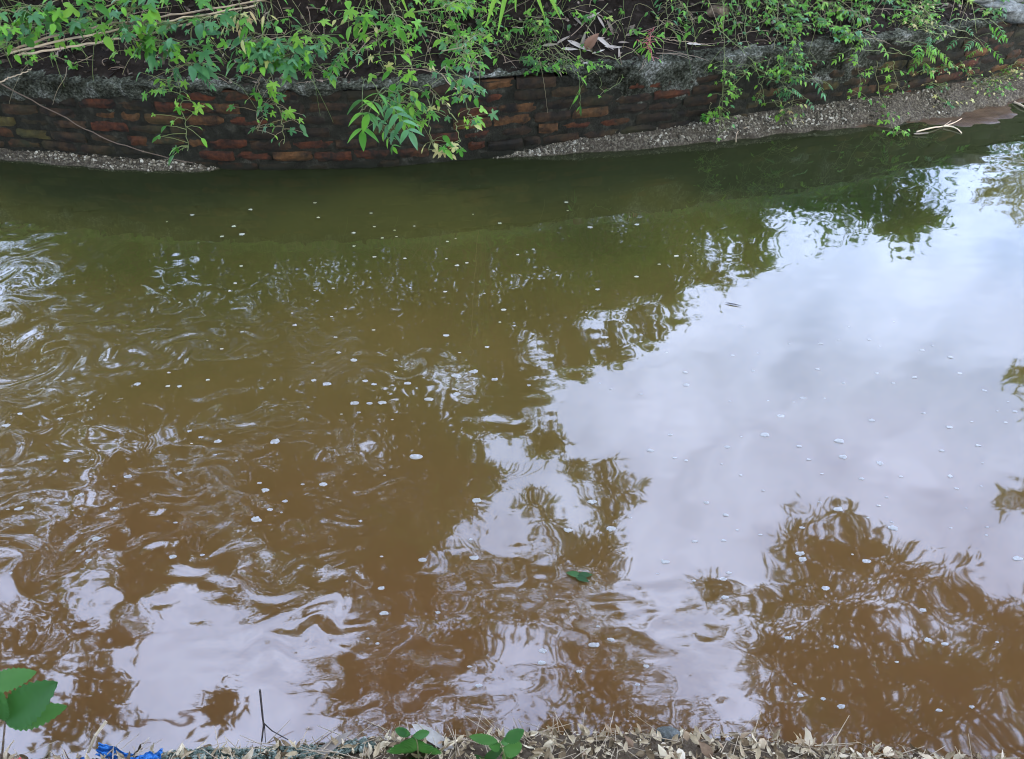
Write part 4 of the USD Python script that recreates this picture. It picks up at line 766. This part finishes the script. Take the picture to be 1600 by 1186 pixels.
# ------------------------------------------------------------------ foam flecks on the water
rg = np.random.default_rng(202)
def fleck(L, rg):
    mb = MB(); n = int(rg.integers(9, 16)); s = trimesh.creation.icosphere(1); v0 = np.array(s.vertices); f0 = np.array(s.faces); k = v0[f0].mean(1)[:, 2] > -.25; f0 = f0[k]
    mb.add(v0 * [L * rg.uniform(.32, .44), L * rg.uniform(.18, .24), L * .06] + [0, 0, L * .008], f0)
    for i in range(n // 3 if L > .02 else 0):
        a = rg.uniform(0, 6.3); q = rg.uniform(.75, 1.05); r = L * rg.uniform(.05, .12)
        mb.add(v0 * [r * 1.15, r, r * .5] + [math.cos(a) * q * L * .34, math.sin(a) * q * L * .21, r * .08], f0)
    return mb.arrays()
spots = [(650, 714, 22), (745, 782, 18), (712, 587, 18), (740, 581, 15), (555, 630, 16), (597, 629, 15), (928, 1008, 18), (848, 1017, 14), (1195, 679, 16), (1311, 689, 16), (1317, 714, 14), (1309, 796, 17), (1395, 825, 16), (1290, 919, 14), (1590, 873, 16), (400, 812, 18), (511, 600, 15), (553, 563, 13), (773, 593, 13), (637, 599, 13), (670, 624, 15), (714, 616, 14), (945, 527, 12), (1375, 724, 13), (1362, 657, 12), (1250, 865, 15), (1254, 874, 15), (1354, 877, 14), (1450, 1000, 13), (1231, 997, 13), (1467, 1110, 12), (741, 872, 18), (888, 829, 16), (955, 826, 16), (925, 784, 15), (415, 766, 13), (505, 757, 14), (430, 690, 18), (340, 690, 14), (270, 870, 13), (660, 875, 14), (600, 958, 14), (378, 366, 11), (922, 355, 10), (995, 351, 9), (1057, 400, 8), (30, 795, 14), (150, 842, 15), (104, 720, 13), (200, 745, 13), (95, 655, 16), (10, 665, 15), (215, 600, 12), (1130, 905, 12), (1040, 878, 14), (1220, 650, 12), (1072, 602, 12), (1255, 622, 11)]
taken = [(a, b) for a, b, c in spots]
def busy(a, b): return any(abs(a - c) < 12 and abs(b - e) < 8 for c, e in taken)
while len(spots) < 285:
    zone = rg.random()
    if zone < .34: px, py = rg.uniform(980, 1590), rg.uniform(500, 850)
    elif zone < .66: px, py = rg.uniform(250, 1080), rg.uniform(310, 620)
    elif zone < .85: px, py = rg.uniform(0, 620), rg.uniform(560, 900)
    else: px, py = rg.uniform(550, 1590), rg.uniform(800, 1120)
    if busy(px, py): continue
    taken.append((px, py)); spots.append((px, py, (5 + 7 * rg.random() ** 1.6) * (.6 + .5 * (py - 300) / 600)))
for px, py, w in spots:
    p = atz(px, py, 0); dep = p[1] * math.cos(PITCH) + CAM_H * math.sin(PITCH); V, F = fleck(w * 1.2 * dep / FPX, rg)
    size = 'large' if w > 14.5 else 'small' if w > 8.5 else 'tiny'
    zone = ('among the eddies at the left' if px < 520 and py > 430 else 'on the dark olive water near the brick wall' if py < 470 and px < 1000 else 'on the mirrored tree at the lower right' if px > 1130 and py > 780
            else 'on the bright mirrored sky at the right' if px > 960 and py < 860 else 'on the brown water at the bottom centre' if py > 780 else 'on the broken reflections in the middle of the water')
    tag(obj('foam_fleck', (V + p + [0, 0, .0005], F), M['foam'], smooth=True), f'{size} white foam fleck drifting {zone}', 'foam', f'{size} foam flecks {zone}')
# green leaves afloat
t = thing('floating_leaf', 'small dark green leaf sprig floating left of the tree reflection', 'leaf', atz(902, 900, .004))
for dx, an in ((0, .2), (.012, 2.6), (-.006, -1.0)): part('leaflet', place(leaf_ellipse(.05, .024, .2, .1), atz(902, 900, .005) + [dx, 0, 0], [math.cos(an), .4 * math.sin(an), .12], [0, 0, 1]), M['leaf_dark'], t, True)
t = thing('floating_leaf', 'thin dark bamboo leaf floating on the bright sky reflection', 'leaf', atz(1140, 475, .003)); part('blade', place(leaf_ellipse(.075, .010, .2, .02), atz(1133, 473, .004), [1, -.35, .03], [0, 0, 1]), M['black_twig'], t)

# ------------------------------------------------------------------ near bank: litter, leaves, straws, plants, plastic
def npt(px, py=None, d=None):
    """a point on the near bank: under the image column px, d metres back from the water's edge"""
    xx = (px - 800) / FPX * 1.9
    for _ in range(6):
        yy = float(near_edge_fast(xx)) - d; zz = float(near_z(xx, yy)); xx = (px - 800) / FPX * (yy * math.cos(PITCH) + (CAM_H - zz) * math.sin(PITCH))
    return np.array([xx, yy, zz])
def curl_leaf(L, rg, wide=None):
    wide = wide or rg.uniform(.28, .55); V, F = leaf_ellipse(L, L * wide, rg.uniform(-.2, .8), rg.uniform(-.5, .6), n=5)
    V = V + rg.normal(0, .02 * L, V.shape); a = rg.normal(0, .8); tt = V[:, 0] / L * a; y, z = V[:, 1].copy(), V[:, 2].copy()
    V[:, 1] = y * np.cos(tt) - z * np.sin(tt); V[:, 2] = y * np.sin(tt) + z * np.cos(tt); return V, F
mb = MB()
for _ in range(8000):
    xx = rg.uniform(-1.9, 1.9); dd = -.03 + .42 * rg.random(); yy = float(near_edge_fast(xx)) - dd; th = rg.uniform(0, 6.3); L = .007 + .032 * rg.random() ** 1.6
    V, F = curl_leaf(L, rg); mb.add(*place((V, F), [xx, yy, near_z(xx, yy) + rg.uniform(0, .022)], [math.cos(th), math.sin(th), rg.normal(.1, .35)], unit(rg.normal(0, .5, 3) + [0, 0, 1])))
tag(obj('leaf_litter', mb, M['litter']), 'mixed brown leaf litter covering the near bank along the bottom edge', 'leaf litter', None, 'stuff')
mb = MB()
for _ in range(1500):
    xx = rg.uniform(-1.9, 1.9); dd = -.05 + .4 * rg.random(); yy = float(near_edge_fast(xx)) - dd; th = rg.uniform(0, 6.3); L = rg.uniform(.03, .14); a = np.array([xx, yy, float(near_z(xx, yy)) + rg.uniform(.004, .03)])
    mb.add(*tube([a, a + np.array([math.cos(th), .6 * math.sin(th), rg.normal(.05, .12)]) * L], rg.uniform(.0008, .002), .0008, 3))
tag(obj('straw_litter', mb, M['pale_cane']), 'thin broken straws mixed into the leaf litter of the near bank', 'straw', None, 'stuff')
def near_zone(px):
    return ('beside the blue plastic at the left' if px < 270 else 'around the black forked twig' if px < 500 else 'near the seedling between the bamboo sheaths' if px < 720
            else 'around the low bright seedling' if px < 880 else 'between the bright seedling and the pale grey stone' if px < 1040 else 'just right of the pale grey stone' if px < 1300 else 'at the right end of the near bank')
for k in range(110):
    px = rg.uniform(0, 1600) if k < 60 else rg.uniform(950, 1600); p = npt(px, d=rg.uniform(-.015, .09)); th = rg.uniform(0, 6.3); L = .014 + .042 * rg.random() ** 1.5
    V, F = place(curl_leaf(L, rg), p + [0, 0, rg.uniform(.012, .034)], [math.cos(th), math.sin(th), rg.normal(.25, .45)], unit(rg.normal(0, .6, 3) + [0, .2, 1]))
    tag(obj('dead_leaf', (V, F), M['dead_leaf'], smooth=True), ('larger' if L > .03 else 'small') + ' curled dry leaf ' + near_zone(px), 'dead leaf', ('larger' if L > .03 else 'small') + ' dead leaves ' + near_zone(px))
for px, L, lean in [(400, .10, .25), (352, .09, .5), (505, .08, -.3), (592, .10, .5), (612, .11, .25), (540, .07, -.7), (694, .10, -.75), (826, .12, -.35), (838, .11, -.45), (862, .12, .03), (815, .13, -.8), (700, .08, -.4), (478, .09, .6), (1015, .06, .1), (1058, .07, .25), (1085, .06, .05), (1130, .09, -.5), (1222, .07, -.3), (1265, .06, -.1), (1445, .09, -.8), (1550, .06, .1), (968, .07, -.5), (943, .06, .1), (1295, .05, .2), (100, .08, .1), (148, .06, .6), (560, .08, .9), (640, .09, -.9)]:
    p = npt(px, d=.03); tag(obj('straw', tube([p, p + np.array([lean * .5, .1, .15]) * L, p + np.array([lean, .25, .75]) * L], .0016, .0011, 4), M['pale_cane']), 'pale dry straw ' + ('leaning right, ' if lean > .15 else 'leaning left, ' if lean < -.15 else 'standing upright, ') + near_zone(px), 'straw', 'straws ' + ('leaning right ' if lean > .15 else 'leaning left ' if lean < -.15 else 'upright ') + near_zone(px))
mb = MB(); pts = []
for _ in range(1600):
    px = rg.uniform(255, 585); p = npt(px, d=rg.uniform(-.012, .05)); pts.append(p + [0, 0, rg.uniform(.0, .018)])
mb.add(*pebbles(np.array(pts), .003, .009, rg, .9))
tag(obj('moss', mb, M['moss']), 'grey-green crumbly moss strip along the near edge at left of centre', 'moss', None, 'stuff')
def crumple(name, label, cat, c, sx, sy, m, seed, ang=0, h=.02):
    n = 22; u, w = np.meshgrid(np.linspace(-1, 1, n), np.linspace(-1, 1, n)); p = np.stack([u * 2.2 + seed, w * 2.2, 0 * u], -1)
    z = (np.abs(meshkit.fbm(p, 4, seed) - .5) * 4 * h) + .004; ed = 1 + (meshkit.fbm(p * .8, 3, seed + 7) - .5) * 1.1
    X_ = u * sx * ed; Y_ = w * sy * ed; cc, ss = math.cos(ang), math.sin(ang)
    V = np.stack([cc * X_ - ss * Y_, ss * X_ + cc * Y_, z], -1).reshape(-1, 3) + c; F = grid_faces(n, n)
    Vb = V - [0, 0, .0012]; mbx = MB().add(V, F).add(Vb, F[:, ::-1])
    return tag(obj(name, mbx, M[m], smooth=False), label, cat)
crumple('plastic_scrap', 'longest crumpled blue plastic strip at the water edge, bottom left', 'plastic scrap', npt(182, d=.0) + [0, .005, .012], .055, .016, 'blue_plastic', 3, -.25, .014)
crumple('plastic_scrap', 'torn blue plastic scrap right of the long blue strip', 'plastic scrap', npt(236, d=.035) + [0, 0, .018], .036, .024, 'blue_plastic', 9, .35, .016)
crumple('plastic_scrap', 'small blue plastic scrap left of the long blue strip', 'plastic scrap', npt(124, d=.03) + [0, 0, .016], .026, .014, 'blue_plastic', 14, .35, .012)
crumple('wrapper', 'crumpled red wrapper in the bottom left corner', 'wrapper', npt(27, d=.035) + [0, 0, .022], .018, .014, 'red_paper', 21, .6, .014)
crumple('wrapper', 'crumpled white wrapper beside the red one in the corner', 'wrapper', npt(6, d=.035) + [0, 0, .016], .016, .016, 'white_paper', 25, .1, .012)
crumple('wrapper', 'pale greenish white wrapper scrap below the blue plastic', 'wrapper', npt(78, d=.04) + [0, 0, .014], .022, .010, 'white_paper', 33, .3, .009)
for px, L, an, wd, lab in [(680, .17, -.55, .034, 'broad grey bamboo sheath lying right of the nettle-like seedling'), (515, .14, .75, .03, 'broad grey bamboo sheath lying left of the nettle-like seedling')]:
    p = npt(px, d=.03) + [0, 0, .026]; V, F = place(leaf_ellipse(L, wd, .3, .1, n=8), p - np.array([math.cos(an), math.sin(an), 0]) * L * .45, [math.cos(an), math.sin(an), .05], [.1, .1, 1])
    tag(obj('bamboo_sheath', (V, F), M['dead_grey'], smooth=True), lab, 'bamboo sheath')
stone('stone', 'pale grey stone at the near water edge right of centre', npt(1042, d=.0) + [0, 0, .012], .03, (1.1, .8, .8), 'rubber_stone', 31)
# black twig standing at the edge
tw = thing('forked_twig', 'black forked twig standing up at the near edge over bright water', 'twig', npt(410, d=.02))
def up_pt(px, py, yy): d = ray(px, py); return np.array([0, 0, CAM_H]) + d * yy / d[1]
y0_ = npt(410, d=.02)[1]
part('main_twig', tube([up_pt(406, 1078, y0_ + .03), up_pt(410, 1118, y0_ + .02), up_pt(412, 1132, y0_ + .015), up_pt(409, 1158, y0_)], .0028, .0022, 5), M['black_twig'], tw)
part('side_twig', tube([up_pt(412, 1130, y0_ + .015), up_pt(425, 1142, y0_ + .012), up_pt(450, 1156, y0_)], .0018, .0013, 5), M['black_twig'], tw)
part('side_twig', tube([up_pt(413, 1130, y0_ + .015), up_pt(415, 1160, y0_)], .0014, .001, 5), M['black_twig'], tw)
dr = npt(165, d=.0); tg = thing('drift_twig', 'stubby grey twig leaning over the long blue plastic strip', 'twig', dr)
part('twig_wood', tube([up_pt(138, 1175, dr[1]), up_pt(150, 1148, dr[1] + .02), up_pt(166, 1127, dr[1] + .05)], .004, .0045, 6, .2), M['pale_cane'], tg)
def seedling(name, label, stem_px, leaves, mat, yy, wide, stem_m='stem', r=.0022):
    base = up_pt(*stem_px[0], yy); t = thing(name, label, 'plant', base)
    c = [up_pt(*q, yy + .012 * i) for i, q in enumerate(stem_px)]; part('stem', tube(spline(np.array(c), 8), r, r * .7, 5), M[stem_m], t, True)
    for (ax, ay), (bx_, by_), w_ in leaves:
        a, b = up_pt(ax, ay, yy + .02), up_pt(bx_, by_, yy + .035); d = b - a; L = np.linalg.norm(d)
        part('leaf', place(leaf_veined(L, L * w_), a, d, unit(np.cross(np.cross(d, [0, -.8, 1.0]), d))), M[mat], t, True)
    return t
yl = npt(20, d=.02)[1]
seedling('broad_leaf_plant', 'large-leaved green plant rising at the left edge of the near bank', [(2, 1190), (6, 1150), (8, 1125)],
         [((8, 1128), (74, 1074), .44), ((9, 1131), (96, 1107), .36), ((-22, 1072), (50, 1052), .42), ((5, 1126), (-8, 1078), .42)], 'near_leaf', yl, .5, 'brown_stem', .0034)
yc = npt(650, d=.11)[1]
seedling('nettle_seedling', 'seedling with four toothed leaves between the two bamboo sheaths', [(655, 1192), (652, 1160), (645, 1148)],
         [((642, 1148), (616, 1140), .5), ((645, 1150), (672, 1145), .5), ((644, 1152), (652, 1185), .85), ((640, 1146), (622, 1143), .5), ((652, 1186), (640, 1200), .8)], 'near_leaf', yc, .6)
yd = npt(790, d=.11)[1]
seedling('leafy_seedling', 'low bright leafy seedling just right of the broad bamboo sheath', [(790, 1196), (785, 1170), (780, 1158)],
         [((778, 1158), (732, 1152), .34), ((778, 1160), (752, 1153), .5), ((788, 1158), (818, 1142), .6), ((782, 1162), (760, 1168), .5), ((786, 1168), (818, 1172), .6), ((782, 1160), (798, 1156), .6), ((786, 1176), (808, 1186), .6), ((776, 1186), (748, 1196), .4)], 'near_leaf', yd, .6)
seedling('leafy_seedling', 'single dark pointed leaf at the bottom edge left of the bright seedling', [(765, 1200), (760, 1190)], [((756, 1188), (785, 1170), .4), ((758, 1190), (740, 1180), .4)], DK, yd, .5)
